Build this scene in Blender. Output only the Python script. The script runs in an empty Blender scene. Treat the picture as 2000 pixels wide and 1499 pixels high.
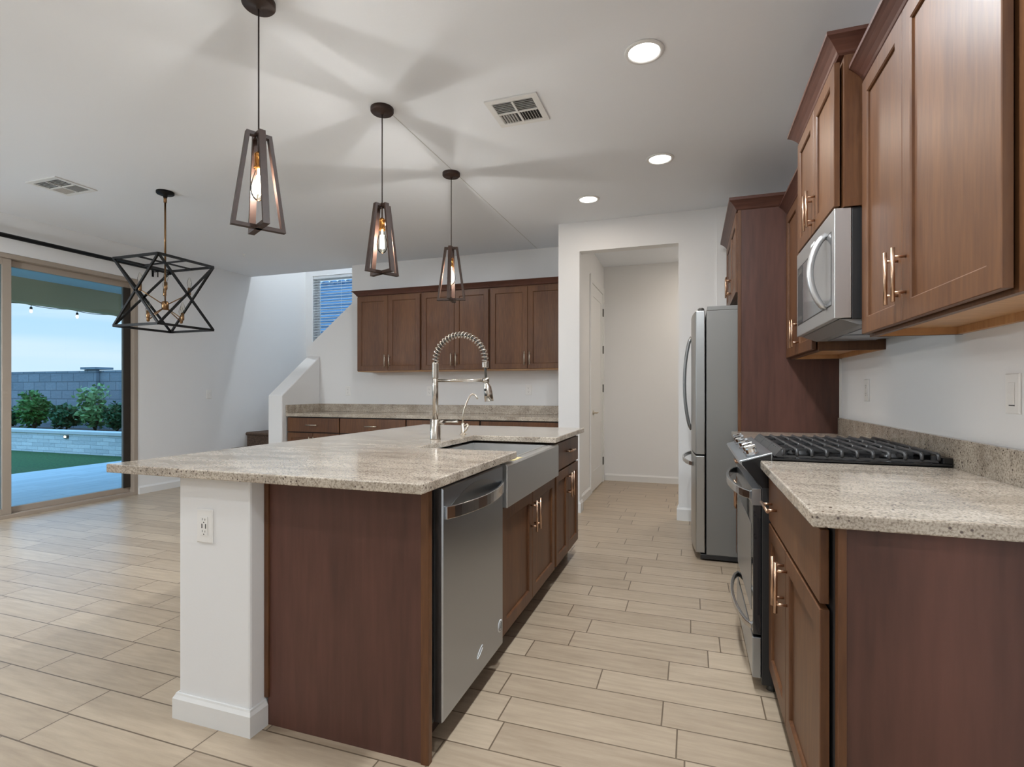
import bpy, bmesh, math, random
from mathutils import Vector, Matrix
random.seed(7)
scene = bpy.context.scene
COL = scene.collection

# ------------------------------------------------------------------ camera
cam_d = bpy.data.cameras.new('camera')
cam = bpy.data.objects.new('camera', cam_d)
COL.objects.link(cam)
YAW = math.atan(350 / 1028)
CAM_Z = 1.186
cam.location = (0, 0, CAM_Z)
cam.rotation_euler = (math.pi / 2, 0, YAW)
cam_d.sensor_fit = 'HORIZONTAL'
cam_d.sensor_width = 36.0
cam_d.lens = 36.0 * 1028 / 2000
cam_d.shift_y = 14.5 / 2000
cam_d.clip_start = 0.02
cam_d.clip_end = 200
scene.camera = cam

# ------------------------------------------------------------------ view + world + lamp powers
scene.view_settings.view_transform = 'Standard'
scene.view_settings.look = 'None'
scene.view_settings.exposure = 0.55
scene.view_settings.gamma = 1.0
scene.view_settings.use_curve_mapping = False
scene.cycles.use_denoising = True
scene.cycles.sample_clamp_indirect = 6.0
scene.cycles.max_bounces = 10
scene.cycles.diffuse_bounces = 6
scene.cycles.transparent_max_bounces = 16
CAN_W = 15.0          # recessed ceiling lamps
FILL_GLOBE_W = 60.0        # added fill globe, unseen at the left
PEND_W = 11.5         # pendant bulbs
HALL_FILL_W = 8.0
CAN_COL = (0.91, 0.96, 1.0)
FILL_GLOBE_COL = (0.88, 0.945, 1.0)
PEND_COL = (1.0, 0.985, 0.97)

world = bpy.data.worlds.new('dusk_sky')
scene.world = world
world.use_nodes = True
wn, wl = world.node_tree.nodes, world.node_tree.links
wn.clear()
w_out = wn.new('ShaderNodeOutputWorld')
w_bg = wn.new('ShaderNodeBackground')
w_tc = wn.new('ShaderNodeTexCoord')
w_sep = wn.new('ShaderNodeSeparateXYZ')
w_ramp = wn.new('ShaderNodeValToRGB')
w_ramp.color_ramp.elements[0].position = 0.0
w_ramp.color_ramp.elements[0].color = (0.33, 0.385, 0.41, 1)
w_ramp.color_ramp.elements[1].position = 0.42
w_ramp.color_ramp.elements[1].color = (0.42, 1.0, 1.70, 1)
w_e = w_ramp.color_ramp.elements.new(0.16)
w_e.color = (0.23, 0.325, 0.43, 1)
w_map = wn.new('ShaderNodeMapping')
w_map.inputs['Scale'].default_value = (1.2, 1.2, 14)
w_noise = wn.new('ShaderNodeTexNoise')
w_noise.inputs['Scale'].default_value = 1.6
w_noise.inputs['Detail'].default_value = 5
w_cr = wn.new('ShaderNodeValToRGB')
w_cr.color_ramp.elements[0].position = 0.40
w_cr.color_ramp.elements[1].position = 0.60
w_mix = wn.new('ShaderNodeMixRGB')
w_mix.inputs[2].default_value = (0.36, 0.39, 0.41, 1)
wl.new(w_tc.outputs['Generated'], w_sep.inputs[0])
wl.new(w_sep.outputs['Z'], w_ramp.inputs[0])
wl.new(w_tc.outputs['Generated'], w_map.inputs[0])
wl.new(w_map.outputs[0], w_noise.inputs['Vector'])
wl.new(w_noise.outputs[0], w_cr.inputs[0])
wl.new(w_cr.outputs[0], w_mix.inputs[0])
wl.new(w_ramp.outputs[0], w_mix.inputs[1])
wl.new(w_mix.outputs[0], w_bg.inputs[0])
w_bg.inputs[1].default_value = 1.8
wl.new(w_bg.outputs[0], w_out.inputs[0])

# ------------------------------------------------------------------ materials
def s2l(c):
    return tuple(((v / 255) / 12.92 if v <= 10 else (((v / 255) + 0.055) / 1.055) ** 2.4) for v in c)

def new_mat(name):
    m = bpy.data.materials.new(name)
    m.use_nodes = True
    n, l = m.node_tree.nodes, m.node_tree.links
    b = n['Principled BSDF']
    return m, n, l, b

def plain(name, c, rough=0.5, metal=0.0, bump=0.0, bscale=200.0, var=0.0, vscale=3.0, coat=0.0, spec=0.5):
    m, n, l, b = new_mat(name)
    b.inputs['Base Color'].default_value = (*c, 1)
    b.inputs['Roughness'].default_value = rough
    b.inputs['Metallic'].default_value = metal
    b.inputs['Coat Weight'].default_value = coat
    b.inputs['Specular IOR Level'].default_value = spec
    g = n.new('ShaderNodeNewGeometry')
    if var > 0:
        t = n.new('ShaderNodeTexNoise')
        t.inputs['Scale'].default_value = vscale
        l.new(g.outputs['Position'], t.inputs['Vector'])
        mx = n.new('ShaderNodeMixRGB')
        mx.inputs[1].default_value = (*[v * (1 - var) for v in c], 1)
        mx.inputs[2].default_value = (*[min(1, v * (1 + var)) for v in c], 1)
        l.new(t.outputs[0], mx.inputs[0])
        l.new(mx.outputs[0], b.inputs['Base Color'])
    if bump > 0:
        t = n.new('ShaderNodeTexNoise')
        t.inputs['Scale'].default_value = bscale
        t.inputs['Detail'].default_value = 3
        l.new(g.outputs['Position'], t.inputs['Vector'])
        bp = n.new('ShaderNodeBump')
        bp.inputs['Strength'].default_value = bump
        bp.inputs['Distance'].default_value = 0.002
        l.new(t.outputs[0], bp.inputs['Height'])
        l.new(bp.outputs[0], b.inputs['Normal'])
    return m

def wood(name, dark, light, scale=(16, 16, 1.6), rough=0.42, blotch=0.5):
    m, n, l, b = new_mat(name)
    g = n.new('ShaderNodeNewGeometry')
    mp = n.new('ShaderNodeMapping'); mp.inputs['Scale'].default_value = scale
    l.new(g.outputs['Position'], mp.inputs[0])
    t = n.new('ShaderNodeTexNoise'); t.inputs['Scale'].default_value = 5; t.inputs['Detail'].default_value = 6
    l.new(mp.outputs[0], t.inputs['Vector'])
    t2 = n.new('ShaderNodeTexNoise'); t2.inputs['Scale'].default_value = 0.45; t2.inputs['Detail'].default_value = 2
    l.new(mp.outputs[0], t2.inputs['Vector'])
    ad = n.new('ShaderNodeMath'); ad.operation = 'MULTIPLY_ADD'
    ad.inputs[1].default_value = blotch
    l.new(t2.outputs[0], ad.inputs[0])
    sc = n.new('ShaderNodeMath'); sc.operation = 'MULTIPLY'; sc.inputs[1].default_value = 1 - blotch
    l.new(t.outputs[0], sc.inputs[0]); l.new(sc.outputs[0], ad.inputs[2])
    cr = n.new('ShaderNodeValToRGB')
    cr.color_ramp.elements[0].position = 0.32; cr.color_ramp.elements[0].color = (*dark, 1)
    cr.color_ramp.elements[1].position = 0.68; cr.color_ramp.elements[1].color = (*light, 1)
    l.new(ad.outputs[0], cr.inputs[0]); l.new(cr.outputs[0], b.inputs['Base Color'])
    b.inputs['Roughness'].default_value = rough
    b.inputs['Specular IOR Level'].default_value = 0.4
    bp = n.new('ShaderNodeBump'); bp.inputs['Strength'].default_value = 0.06; bp.inputs['Distance'].default_value = 0.001
    l.new(t.outputs[0], bp.inputs['Height']); l.new(bp.outputs[0], b.inputs['Normal'])
    return m

def granite(name):
    m, n, l, b = new_mat(name)
    g = n.new('ShaderNodeNewGeometry')
    mp = n.new('ShaderNodeMapping'); mp.inputs['Scale'].default_value = (1.0, 2.6, 1.6)
    mp.inputs['Rotation'].default_value = (0, 0, 0.12)
    l.new(g.outputs['Position'], mp.inputs[0])
    t1 = n.new('ShaderNodeTexNoise'); t1.inputs['Scale'].default_value = 5; t1.inputs['Detail'].default_value = 8; t1.inputs['Roughness'].default_value = 0.65
    l.new(mp.outputs[0], t1.inputs['Vector'])
    c1 = n.new('ShaderNodeValToRGB')
    c1.color_ramp.elements[0].position = 0.30; c1.color_ramp.elements[0].color = (*s2l((158, 146, 132)), 1)
    c1.color_ramp.elements[1].position = 0.62; c1.color_ramp.elements[1].color = (*s2l((202, 191, 176)), 1)
    l.new(t1.outputs[0], c1.inputs[0])
    # fine crystals
    t2 = n.new('ShaderNodeTexNoise'); t2.inputs['Scale'].default_value = 190; t2.inputs['Detail'].default_value = 2
    l.new(g.outputs['Position'], t2.inputs['Vector'])
    c2 = n.new('ShaderNodeValToRGB')
    c2.color_ramp.elements[0].position = 0.36; c2.color_ramp.elements[0].color = (0.40, 0.37, 0.34, 1)
    c2.color_ramp.elements[1].position = 0.56; c2.color_ramp.elements[1].color = (1, 1, 1, 1)
    l.new(t2.outputs[0], c2.inputs[0])
    mx = n.new('ShaderNodeMixRGB'); mx.blend_type = 'MULTIPLY'; mx.inputs[0].default_value = 0.75
    l.new(c1.outputs[0], mx.inputs[1]); l.new(c2.outputs[0], mx.inputs[2])
    # dark garnet specks
    v = n.new('ShaderNodeTexVoronoi'); v.inputs['Scale'].default_value = 62
    l.new(g.outputs['Position'], v.inputs['Vector'])
    t3 = n.new('ShaderNodeTexNoise'); t3.inputs['Scale'].default_value = 9
    l.new(g.outputs['Position'], t3.inputs['Vector'])
    mu = n.new('ShaderNodeMath'); mu.operation = 'MULTIPLY'; mu.inputs[1].default_value = 0.43
    l.new(t3.outputs[0], mu.inputs[0])
    lt = n.new('ShaderNodeMath'); lt.operation = 'SUBTRACT'
    l.new(mu.outputs[0], lt.inputs[0]); l.new(v.outputs['Distance'], lt.inputs[1])
    c3 = n.new('ShaderNodeValToRGB')
    c3.color_ramp.elements[0].position = 0.0; c3.color_ramp.elements[0].color = (0, 0, 0, 1)
    c3.color_ramp.elements[1].position = 0.10; c3.color_ramp.elements[1].color = (1, 1, 1, 1)
    l.new(lt.outputs[0], c3.inputs[0])
    mx2 = n.new('ShaderNodeMixRGB'); mx2.inputs[2].default_value = (0.09, 0.065, 0.055, 1)
    l.new(c3.outputs[0], mx2.inputs[0]); l.new(mx.outputs[0], mx2.inputs[1])
    l.new(mx2.outputs[0], b.inputs['Base Color'])
    b.inputs['Roughness'].default_value = 0.10
    b.inputs['Specular IOR Level'].default_value = 0.6
    return m

def plank_floor(name, y0, pitch, length, c_lo, c_hi, c_grout, rough=0.34, swap=False):
    m, n, l, b = new_mat(name)
    g = n.new('ShaderNodeNewGeometry')
    sp = n.new('ShaderNodeSeparateXYZ'); l.new(g.outputs['Position'], sp.inputs[0])
    def M(op, a, b2=None):
        q = n.new('ShaderNodeMath'); q.operation = op
        for i, x in enumerate((a, b2)):
            if x is None: continue
            if isinstance(x, (int, float)): q.inputs[i].default_value = x
            else: l.new(x, q.inputs[i])
        return q.outputs[0]
    ax, ay = (sp.outputs['Y'], sp.outputs['X']) if swap else (sp.outputs['X'], sp.outputs['Y'])
    ry = M('DIVIDE', M('SUBTRACT', ay, y0), pitch)
    row = M('FLOOR', ry); fy = M('FRACT', ry)
    wnz = n.new('ShaderNodeTexWhiteNoise'); wnz.noise_dimensions = '1D'
    l.new(row, wnz.inputs['W'])
    rx = M('ADD', M('DIVIDE', ax, length), wnz.outputs['Value'])
    colm = M('FLOOR', rx); fx = M('FRACT', rx)
    ey = M('MULTIPLY', M('MINIMUM', fy, M('SUBTRACT', 1.0, fy)), pitch)
    ex = M('MULTIPLY', M('MINIMUM', fx, M('SUBTRACT', 1.0, fx)), length)
    e = M('MINIMUM', ex, ey)
    gm = M('LESS_THAN', e, 0.0027)
    cmb = n.new('ShaderNodeCombineXYZ'); l.new(row, cmb.inputs[0]); l.new(colm, cmb.inputs[1])
    w2 = n.new('ShaderNodeTexWhiteNoise'); l.new(cmb.outputs[0], w2.inputs['Vector'])
    vm = n.new('ShaderNodeVectorMath'); vm.operation = 'MULTIPLY_ADD'
    vm.inputs[1].default_value = (7, 7, 7); l.new(w2.outputs['Color'], vm.inputs[0]); l.new(g.outputs['Position'], vm.inputs[2])
    mp = n.new('ShaderNodeMapping'); mp.inputs['Scale'].default_value = (14, 1.6, 5) if swap else (1.6, 14, 5)
    l.new(vm.outputs[0], mp.inputs[0])
    t = n.new('ShaderNodeTexNoise'); t.inputs['Scale'].default_value = 3.0; t.inputs['Detail'].default_value = 7; t.inputs['Roughness'].default_value = 0.6
    l.new(mp.outputs[0], t.inputs['Vector'])
    f = M('ADD', M('MULTIPLY', t.outputs[0], 0.75), M('MULTIPLY', w2.outputs['Value'], 0.25))
    cr = n.new('ShaderNodeValToRGB')
    cr.color_ramp.elements[0].position = 0.25; cr.color_ramp.elements[0].color = (*c_lo, 1)
    cr.color_ramp.elements[1].position = 0.75; cr.color_ramp.elements[1].color = (*c_hi, 1)
    l.new(f, cr.inputs[0])
    mx = n.new('ShaderNodeMixRGB'); mx.inputs[2].default_value = (*c_grout, 1)
    l.new(gm, mx.inputs[0]); l.new(cr.outputs[0], mx.inputs[1])
    l.new(mx.outputs[0], b.inputs['Base Color'])
    b.inputs['Roughness'].default_value = rough
    hm = n.new('ShaderNodeMath'); hm.operation = 'SUBTRACT'; hm.inputs[0].default_value = 1.0
    l.new(gm, hm.inputs[1])
    bp = n.new('ShaderNodeBump'); bp.inputs['Strength'].default_value = 0.25; bp.inputs['Distance'].default_value = 0.002
    l.new(hm.outputs[0], bp.inputs['Height']); l.new(bp.outputs[0], b.inputs['Normal'])
    return m

def block_mat(name, c1, c2, mortar, bw, bh, axis='x', rough=0.85, msize=0.012):
    m, n, l, b = new_mat(name)
    g = n.new('ShaderNodeNewGeometry')
    sp = n.new('ShaderNodeSeparateXYZ'); l.new(g.outputs['Position'], sp.inputs[0])
    cm = n.new('ShaderNodeCombineXYZ')
    l.new(sp.outputs['X' if axis == 'x' else 'Y'], cm.inputs[0]); l.new(sp.outputs['Z'], cm.inputs[1])
    br = n.new('ShaderNodeTexBrick')
    br.inputs['Color1'].default_value = (*c1, 1); br.inputs['Color2'].default_value = (*c2, 1); br.inputs['Mortar'].default_value = (*mortar, 1)
    br.inputs['Scale'].default_value = 1.0; br.inputs['Mortar Size'].default_value = msize
    br.inputs['Brick Width'].default_value = bw; br.inputs['Row Height'].default_value = bh
    l.new(cm.outputs[0], br.inputs['Vector'])
    l.new(br.outputs[0], b.inputs['Base Color'])
    b.inputs['Roughness'].default_value = rough
    t = n.new('ShaderNodeTexNoise'); t.inputs['Scale'].default_value = 14
    l.new(g.outputs['Position'], t.inputs['Vector'])
    bp = n.new('ShaderNodeBump'); bp.inputs['Strength'].default_value = 0.6; bp.inputs['Distance'].default_value = 0.02
    l.new(t.outputs[0], bp.inputs['Height']); l.new(bp.outputs[0], b.inputs['Normal'])
    return m

def glass(name, tint=(1, 1, 1), ior=1.35, rough=0.0):
    m, n, l, b = new_mat(name)
    n.remove(b)
    tr = n.new('ShaderNodeBsdfTransparent'); tr.inputs[0].default_value = (*tint, 1)
    gl = n.new('ShaderNodeBsdfGlossy'); gl.inputs['Roughness'].default_value = rough
    lw = n.new('ShaderNodeFresnel'); lw.inputs['IOR'].default_value = ior
    mx = n.new('ShaderNodeMixShader')
    l.new(lw.outputs[0], mx.inputs[0]); l.new(tr.outputs[0], mx.inputs[1]); l.new(gl.outputs[0], mx.inputs[2])
    l.new(mx.outputs[0], n['Material Output'].inputs[0])
    return m

def emit(name, c, s):
    m, n, l, b = new_mat(name)
    b.inputs['Base Color'].default_value = (*c, 1)
    b.inputs['Emission Color'].default_value = (*c, 1)
    b.inputs['Emission Strength'].default_value = s
    return m

def speckle(name, c1, c2, scale, rough=0.95, bump=0.5):
    m, n, l, b = new_mat(name)
    g = n.new('ShaderNodeNewGeometry')
    t = n.new('ShaderNodeTexNoise'); t.inputs['Scale'].default_value = scale; t.inputs['Detail'].default_value = 3
    l.new(g.outputs['Position'], t.inputs['Vector'])
    cr = n.new('ShaderNodeValToRGB')
    cr.color_ramp.elements[0].position = 0.38; cr.color_ramp.elements[0].color = (*c1, 1)
    cr.color_ramp.elements[1].position = 0.62; cr.color_ramp.elements[1].color = (*c2, 1)
    l.new(t.outputs[0], cr.inputs[0]); l.new(cr.outputs[0], b.inputs['Base Color'])
    b.inputs['Roughness'].default_value = rough
    bp = n.new('ShaderNodeBump'); bp.inputs['Strength'].default_value = bump; bp.inputs['Distance'].default_value = 0.006
    l.new(t.outputs[0], bp.inputs['Height']); l.new(bp.outputs[0], b.inputs['Normal'])
    return m

def brushed(name, c, rough=0.28, scale=(3, 3, 420)):
    m, n, l, b = new_mat(name)
    b.inputs['Base Color'].default_value = (*c, 1); b.inputs['Metallic'].default_value = 1.0; b.inputs['Roughness'].default_value = rough
    return m
    g = n.new('ShaderNodeNewGeometry')
    mp = n.new('ShaderNodeMapping'); mp.inputs['Scale'].default_value = scale
    l.new(g.outputs['Position'], mp.inputs[0])
    t = n.new('ShaderNodeTexNoise'); t.inputs['Scale'].default_value = 3; t.inputs['Detail'].default_value = 2
    l.new(mp.outputs[0], t.inputs['Vector'])
    mr = n.new('ShaderNodeMapRange'); mr.inputs['To Min'].default_value = rough - 0.015; mr.inputs['To Max'].default_value = rough + 0.02
    l.new(t.outputs[0], mr.inputs['Value']); l.new(mr.outputs[0], b.inputs['Roughness'])
    return m

M = {}
M['wall'] = plain('wall_paint', (0.765, 0.765, 0.765), 0.85, bump=0.12, bscale=120, spec=0.2)
M['ceil'] = plain('ceiling_paint', (0.80, 0.825, 0.86), 0.9, bump=0.10, bscale=90, spec=0.2)
M['seam'] = plain('drywall_seam', (0.55, 0.55, 0.54), 0.9)
M['trim'] = plain('white_trim_paint', (0.74, 0.74, 0.73), 0.45)
M['plate'] = plain('white_plastic', (0.78, 0.77, 0.75), 0.35)
M['slot'] = plain('dark_slot', (0.02, 0.02, 0.02), 0.6)
M['wood'] = wood('espresso_maple', s2l((76, 46, 28)), s2l((108, 72, 44)))
M['wood_panel'] = wood('espresso_veneer', s2l((62, 40, 33)), s2l((102, 67, 57)), scale=(9, 9, 0.9), rough=0.42, blotch=0.7)
M['crown'] = wood('espresso_crown', s2l((64, 38, 31)), s2l((92, 58, 46)), scale=(2, 2, 20))
M['maple'] = wood('natural_maple_underside', s2l((172, 126, 84)), s2l((204, 160, 112)), scale=(3, 14, 3), rough=0.45)
M['gap'] = plain('dark_reveal', (0.012, 0.008, 0.007), 0.7)
M['toe'] = plain('dark_toe_kick', s2l((58, 42, 36)), 0.6)
M['granite'] = granite('kashmir_granite')
M['floor'] = plank_floor('wood_look_tile', 2.09, 0.157, 0.613, s2l((154, 137, 117)), s2l((186, 169, 147)), s2l((104, 89, 73)))
M['patio'] = plank_floor('patio_tile', 0.0, 0.2, 1.2, s2l((168, 184, 192)), s2l((200, 212, 216)), s2l((130, 148, 160)), rough=0.5, swap=True)
M['bronze'] = plain('champagne_bronze', s2l((206, 172, 146)), 0.28, 1.0)
M['nickel'] = plain('satin_nickel', s2l((205, 196, 182)), 0.28, 1.0)
M['steel'] = brushed('stainless_steel', (0.43, 0.465, 0.51), 0.29)
M['sink'] = brushed('sink_stainless', (0.60, 0.60, 0.59), 0.42)
M['steel_mw'] = brushed('microwave_stainless', (0.62, 0.62, 0.62), 0.38)
M['fr_handle'] = plain('grey_metal_handle', (0.26, 0.26, 0.26), 0.35, 1.0)
M['steel_h'] = brushed('stainless_handle', (0.62, 0.62, 0.62), 0.2, scale=(60, 60, 60))
M['steel_fr'] = brushed('fridge_stainless', (0.44, 0.45, 0.45), 0.30)
M['fr_side'] = plain('fridge_grey_paint', s2l((128, 127, 124)), 0.42, 0.3)
M['chrome'] = plain('polished_chrome', (0.82, 0.82, 0.82), 0.07, 1.0)
M['faucet'] = plain('brushed_nickel_faucet', s2l((196, 188, 178)), 0.22, 1.0)
M['blackgloss'] = plain('black_enamel', (0.012, 0.012, 0.013), 0.14)
M['black'] = plain('black_plastic', (0.018, 0.018, 0.019), 0.4)
M['iron'] = plain('cast_iron', (0.055, 0.056, 0.058), 0.34, 0.3, bump=0.1, bscale=400)
M['blackmetal'] = plain('matte_black_metal', (0.005, 0.0045, 0.0045), 0.5, spec=0.25)
M['orb'] = wood('oil_rubbed_bronze', s2l((40, 26, 20)), s2l((62, 41, 31)), scale=(8, 8, 8), rough=0.5)
M['cord'] = plain('dark_brown_cord', s2l((38, 26, 22)), 0.6)
M['brass'] = plain('antique_brass', s2l((196, 138, 74)), 0.25, 1.0)
M['brass_d'] = plain('aged_brass', s2l((142, 110, 78)), 0.3, 1.0)
M['bulb'] = glass('clear_bulb_glass', (0.99, 0.98, 0.95), 1.16)
M['filament'] = emit('glowing_filament', (1.0, 0.84, 0.6), 30.0)
M['filament_off'] = plain('bulb_core', (0.5, 0.45, 0.4), 0.3)
M['lens'] = emit('lit_led_lens', (1.0, 0.97, 0.92), 6.0)
M['doorglass'] = glass('tinted_door_glass', (0.86, 0.95, 1.0))
M['winglass'] = glass('window_glass', (0.84, 0.94, 1.0))
M['alum'] = plain('tan_aluminium_frame', s2l((160, 147, 134)), 0.45, 0.0)
M['alum_d'] = plain('dark_weatherstrip', s2l((42, 36, 30)), 0.6)
M['blind'] = plain('white_blind_slat', (0.72, 0.75, 0.77), 0.45)
m_, n_, l_, b_ = new_mat('translucent_blind_slat')
b_.inputs['Base Color'].default_value = (0.85, 0.87, 0.88, 1); b_.inputs['Roughness'].default_value = 0.5
tl_ = n_.new('ShaderNodeBsdfTranslucent'); tl_.inputs[0].default_value = (0.85, 0.88, 0.9, 1)
mx_ = n_.new('ShaderNodeMixShader'); mx_.inputs[0].default_value = 0.45
l_.new(b_.outputs[0], mx_.inputs[1]); l_.new(tl_.outputs[0], mx_.inputs[2]); l_.new(mx_.outputs[0], n_['Material Output'].inputs[0])
M['slat'] = m_
M['carpet'] = speckle('brown_carpet', s2l((52, 40, 34)), s2l((112, 92, 78)), 160)
M['micro_win'] = plain('microwave_window', (0.34, 0.34, 0.34), 0.12, 0.7)
M['micro_dark'] = plain('microwave_display', (0.03, 0.03, 0.032), 0.35)
M['filter'] = plain('grey_vent_filter', (0.30, 0.30, 0.30), 0.4, 0.7, bump=0.5, bscale=300)
M['ovenglass'] = plain('oven_black_glass', (0.02, 0.02, 0.022), 0.05, coat=0.5)
M['greytrim'] = plain('dark_grey_plastic', s2l((78, 76, 72)), 0.4)
M['sticker'] = plain('white_sticker', (0.72, 0.74, 0.74), 0.5)
M['tape'] = plain('pale_yellow_film', s2l((214, 200, 150)), 0.4)
# outdoors
M['lawn'] = speckle('lawn_grass', s2l((30, 66, 24)), s2l((48, 96, 40)), 30, 0.95)
M['ledge'] = block_mat('white_ledgestone', s2l((226, 230, 230)), s2l((200, 206, 208)), s2l((160, 170, 176)), 0.34, 0.075, msize=0.004)
M['cap'] = plain('pale_stone_cap', s2l((205, 210, 212)), 0.7, var=0.08)
M['cmu'] = block_mat('grey_block_wall', s2l((132, 140, 148)), s2l((118, 126, 134)), s2l((98, 106, 114)), 0.40, 0.20)
M['stucco'] = plain('brown_stucco', s2l((200, 166, 122)), 0.95, bump=0.4, bscale=60)
M['soffit'] = plain('patio_soffit_paint', s2l((190, 200, 198)), 0.9)
M['soil'] = speckle('planter_soil', s2l((60, 52, 44)), s2l((96, 84, 72)), 40)
M['leaf1'] = plain('shrub_leaf_green', s2l((66, 116, 44)), 0.55, var=0.35, vscale=18)
M['leaf2'] = plain('dark_shrub_leaf', s2l((44, 90, 52)), 0.5, var=0.35, vscale=18)
M['leaf3'] = plain('pale_shrub_leaf', s2l((110, 146, 88)), 0.5, var=0.3, vscale=18)
M['stem'] = plain('shrub_stem', s2l((88, 72, 54)), 0.9)
M['rooftile'] = plain('slate_roof_tile', s2l((98, 126, 150)), 0.8, var=0.25, vscale=4)
M['ground'] = speckle('bare_ground', s2l((120, 112, 100)), s2l((150, 140, 126)), 6)
M['stringbulb'] = emit('string_bulb_glow', (1.0, 0.78, 0.5), 3.0)
M['steplamp'] = emit('step_lamp_glow', (1.0, 0.85, 0.55), 5.0)

# ------------------------------------------------------------------ mesh building
WL = {}

class MB:
    def __init__(self):
        self.bm = bmesh.new()
    def face(self, pts, smooth=False):
        vs = [self.bm.verts.new(p) for p in pts]
        f = self.bm.faces.new(vs); f.smooth = smooth
        return f
    def box(self, x0, y0, z0, x1, y1, z1):
        x0, x1 = min(x0, x1), max(x0, x1); y0, y1 = min(y0, y1), max(y0, y1); z0, z1 = min(z0, z1), max(z0, z1)
        v = [self.bm.verts.new((x, y, z)) for z in (z0, z1) for y in (y0, y1) for x in (x0, x1)]
        for q in ((0, 2, 3, 1), (4, 5, 7, 6), (0, 1, 5, 4), (2, 6, 7, 3), (0, 4, 6, 2), (1, 3, 7, 5)):
            self.bm.faces.new([v[i] for i in q])
        return self
    def prism(self, poly, d):
        """closed polygon (3D points) extruded along vector d"""
        d = Vector(d)
        a = [self.bm.verts.new(p) for p in poly]
        b = [self.bm.verts.new(Vector(p) + d) for p in poly]
        self.bm.faces.new(a[::-1]); self.bm.faces.new(b)
        n = len(poly)
        for i in range(n):
            self.bm.faces.new((a[i], a[(i + 1) % n], b[(i + 1) % n], b[i]))
        return self
    def loft(self, rings, close=True, caps=True, smooth=False):
        vr = [[self.bm.verts.new(p) for p in r] for r in rings]
        n = len(vr[0])
        for a, b in zip(vr, vr[1:]):
            for i in range(n if close else n - 1):
                f = self.bm.faces.new((a[i], a[(i + 1) % n], b[(i + 1) % n], b[i])); f.smooth = smooth
        if caps:
            self.bm.faces.new(vr[0][::-1]); self.bm.faces.new(vr[-1])
        return self
    def tube(self, path, r, seg=10, caps=True, smooth=True):
        path = [Vector(p) for p in path]
        rr = r if isinstance(r, (list, tuple)) else [r] * len(path)
        rings = []
        t0 = (path[1] - path[0]).normalized()
        ref = Vector((0, 0, 1)) if abs(t0.z) < 0.9 else Vector((1, 0, 0))
        side = t0.cross(ref).normalized()
        for i, p in enumerate(path):
            t = (path[min(i + 1, len(path) - 1)] - path[max(i - 1, 0)]).normalized()
            side = (side - t * side.dot(t)).normalized()
            up = side.cross(t)
            rings.append([p + (side * math.cos(a) + up * math.sin(a)) * rr[i] for a in [2 * math.pi * k / seg for k in range(seg)]])
        return self.loft(rings, True, caps, smooth)
    def sweep(self, path, w, h, up=(0, 0, 1), smooth=False):
        """rectangular section: w across, h along up"""
        path = [Vector(p) for p in path]; up = Vector(up)
        rings = []
        for i, p in enumerate(path):
            t = (path[min(i + 1, len(path) - 1)] - path[max(i - 1, 0)]).normalized()
            s = t.cross(up).normalized(); u = s.cross(t).normalized()
            rings.append([p + s * (a * w / 2) + u * (b * h / 2) for a, b in ((-1, -1), (1, -1), (1, 1), (-1, 1))])
        return self.loft(rings, True, True, smooth)
    def bar(self, a, b, w, h, up=(0, 0, 1)):
        return self.sweep([a, b], w, h, up)
    def lathe(self, prof, c, axis='z', seg=24, smooth=True, caps=True):
        c = Vector(c)
        def P(r, t, a):
            x, y = r * math.cos(a), r * math.sin(a)
            return c + {'z': Vector((x, y, t)), 'x': Vector((t, x, y)), 'y': Vector((x, t, y))}[axis]
        rings = [[P(max(r, 1e-5), t, 2 * math.pi * k / seg) for k in range(seg)] for r, t in prof]
        return self.loft(rings, True, caps, smooth)
    def build(self, name, mat, parent=None, bevel=0.0, loc=None, seg=2, mats=None):
        bmesh.ops.recalc_face_normals(self.bm, faces=self.bm.faces)
        base = WL[parent.name] if parent else (Vector(loc) if loc else Vector((0, 0, 0)))
        if parent is None and loc is None:
            vs = self.bm.verts
            base = Vector(((min(v.co.x for v in vs) + max(v.co.x for v in vs)) / 2,
                           (min(v.co.y for v in vs) + max(v.co.y for v in vs)) / 2, min(v.co.z for v in vs)))
        for v in self.bm.verts:
            v.co -= base
        me = bpy.data.meshes.new(name)
        self.bm.to_mesh(me); self.bm.free()
        o = bpy.data.objects.new(name, me)
        COL.objects.link(o)
        me.materials.append(mat)
        if parent:
            o.parent = parent; WL[o.name] = base
        else:
            o.location = base; WL[o.name] = base
        if bevel > 0:
            b = o.modifiers.new('bevel', 'BEVEL'); b.width = bevel; b.segments = seg
            b.limit_method = 'ANGLE'; b.angle_limit = math.radians(40)
        return o

def thing(name, label, cat, loc=(0, 0, 0), group=None):
    o = bpy.data.objects.new(name, None); COL.objects.link(o)
    o.empty_display_size = 0.05
    o.location = loc; WL[o.name] = Vector(loc)
    o['label'] = label; o['category'] = cat
    if group: o['group'] = group
    return o

def tag(o, label, cat, group=None, kind=None):
    o['label'] = label; o['category'] = cat
    if group: o['group'] = group
    if kind: o['kind'] = kind
    return o

def struct(o):
    o['kind'] = 'structure'
    return o

def copy_thing(root, loc, label, rot=None):
    r = root.copy(); COL.objects.link(r); r.location = loc; r['label'] = label
    if rot is not None: r.rotation_euler = (0, 0, rot)
    for ch in list(root.children):
        c = ch.copy(); COL.objects.link(c); c.parent = r
        for g in list(ch.children):
            d = g.copy(); COL.objects.link(d); d.parent = c
    return r

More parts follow.
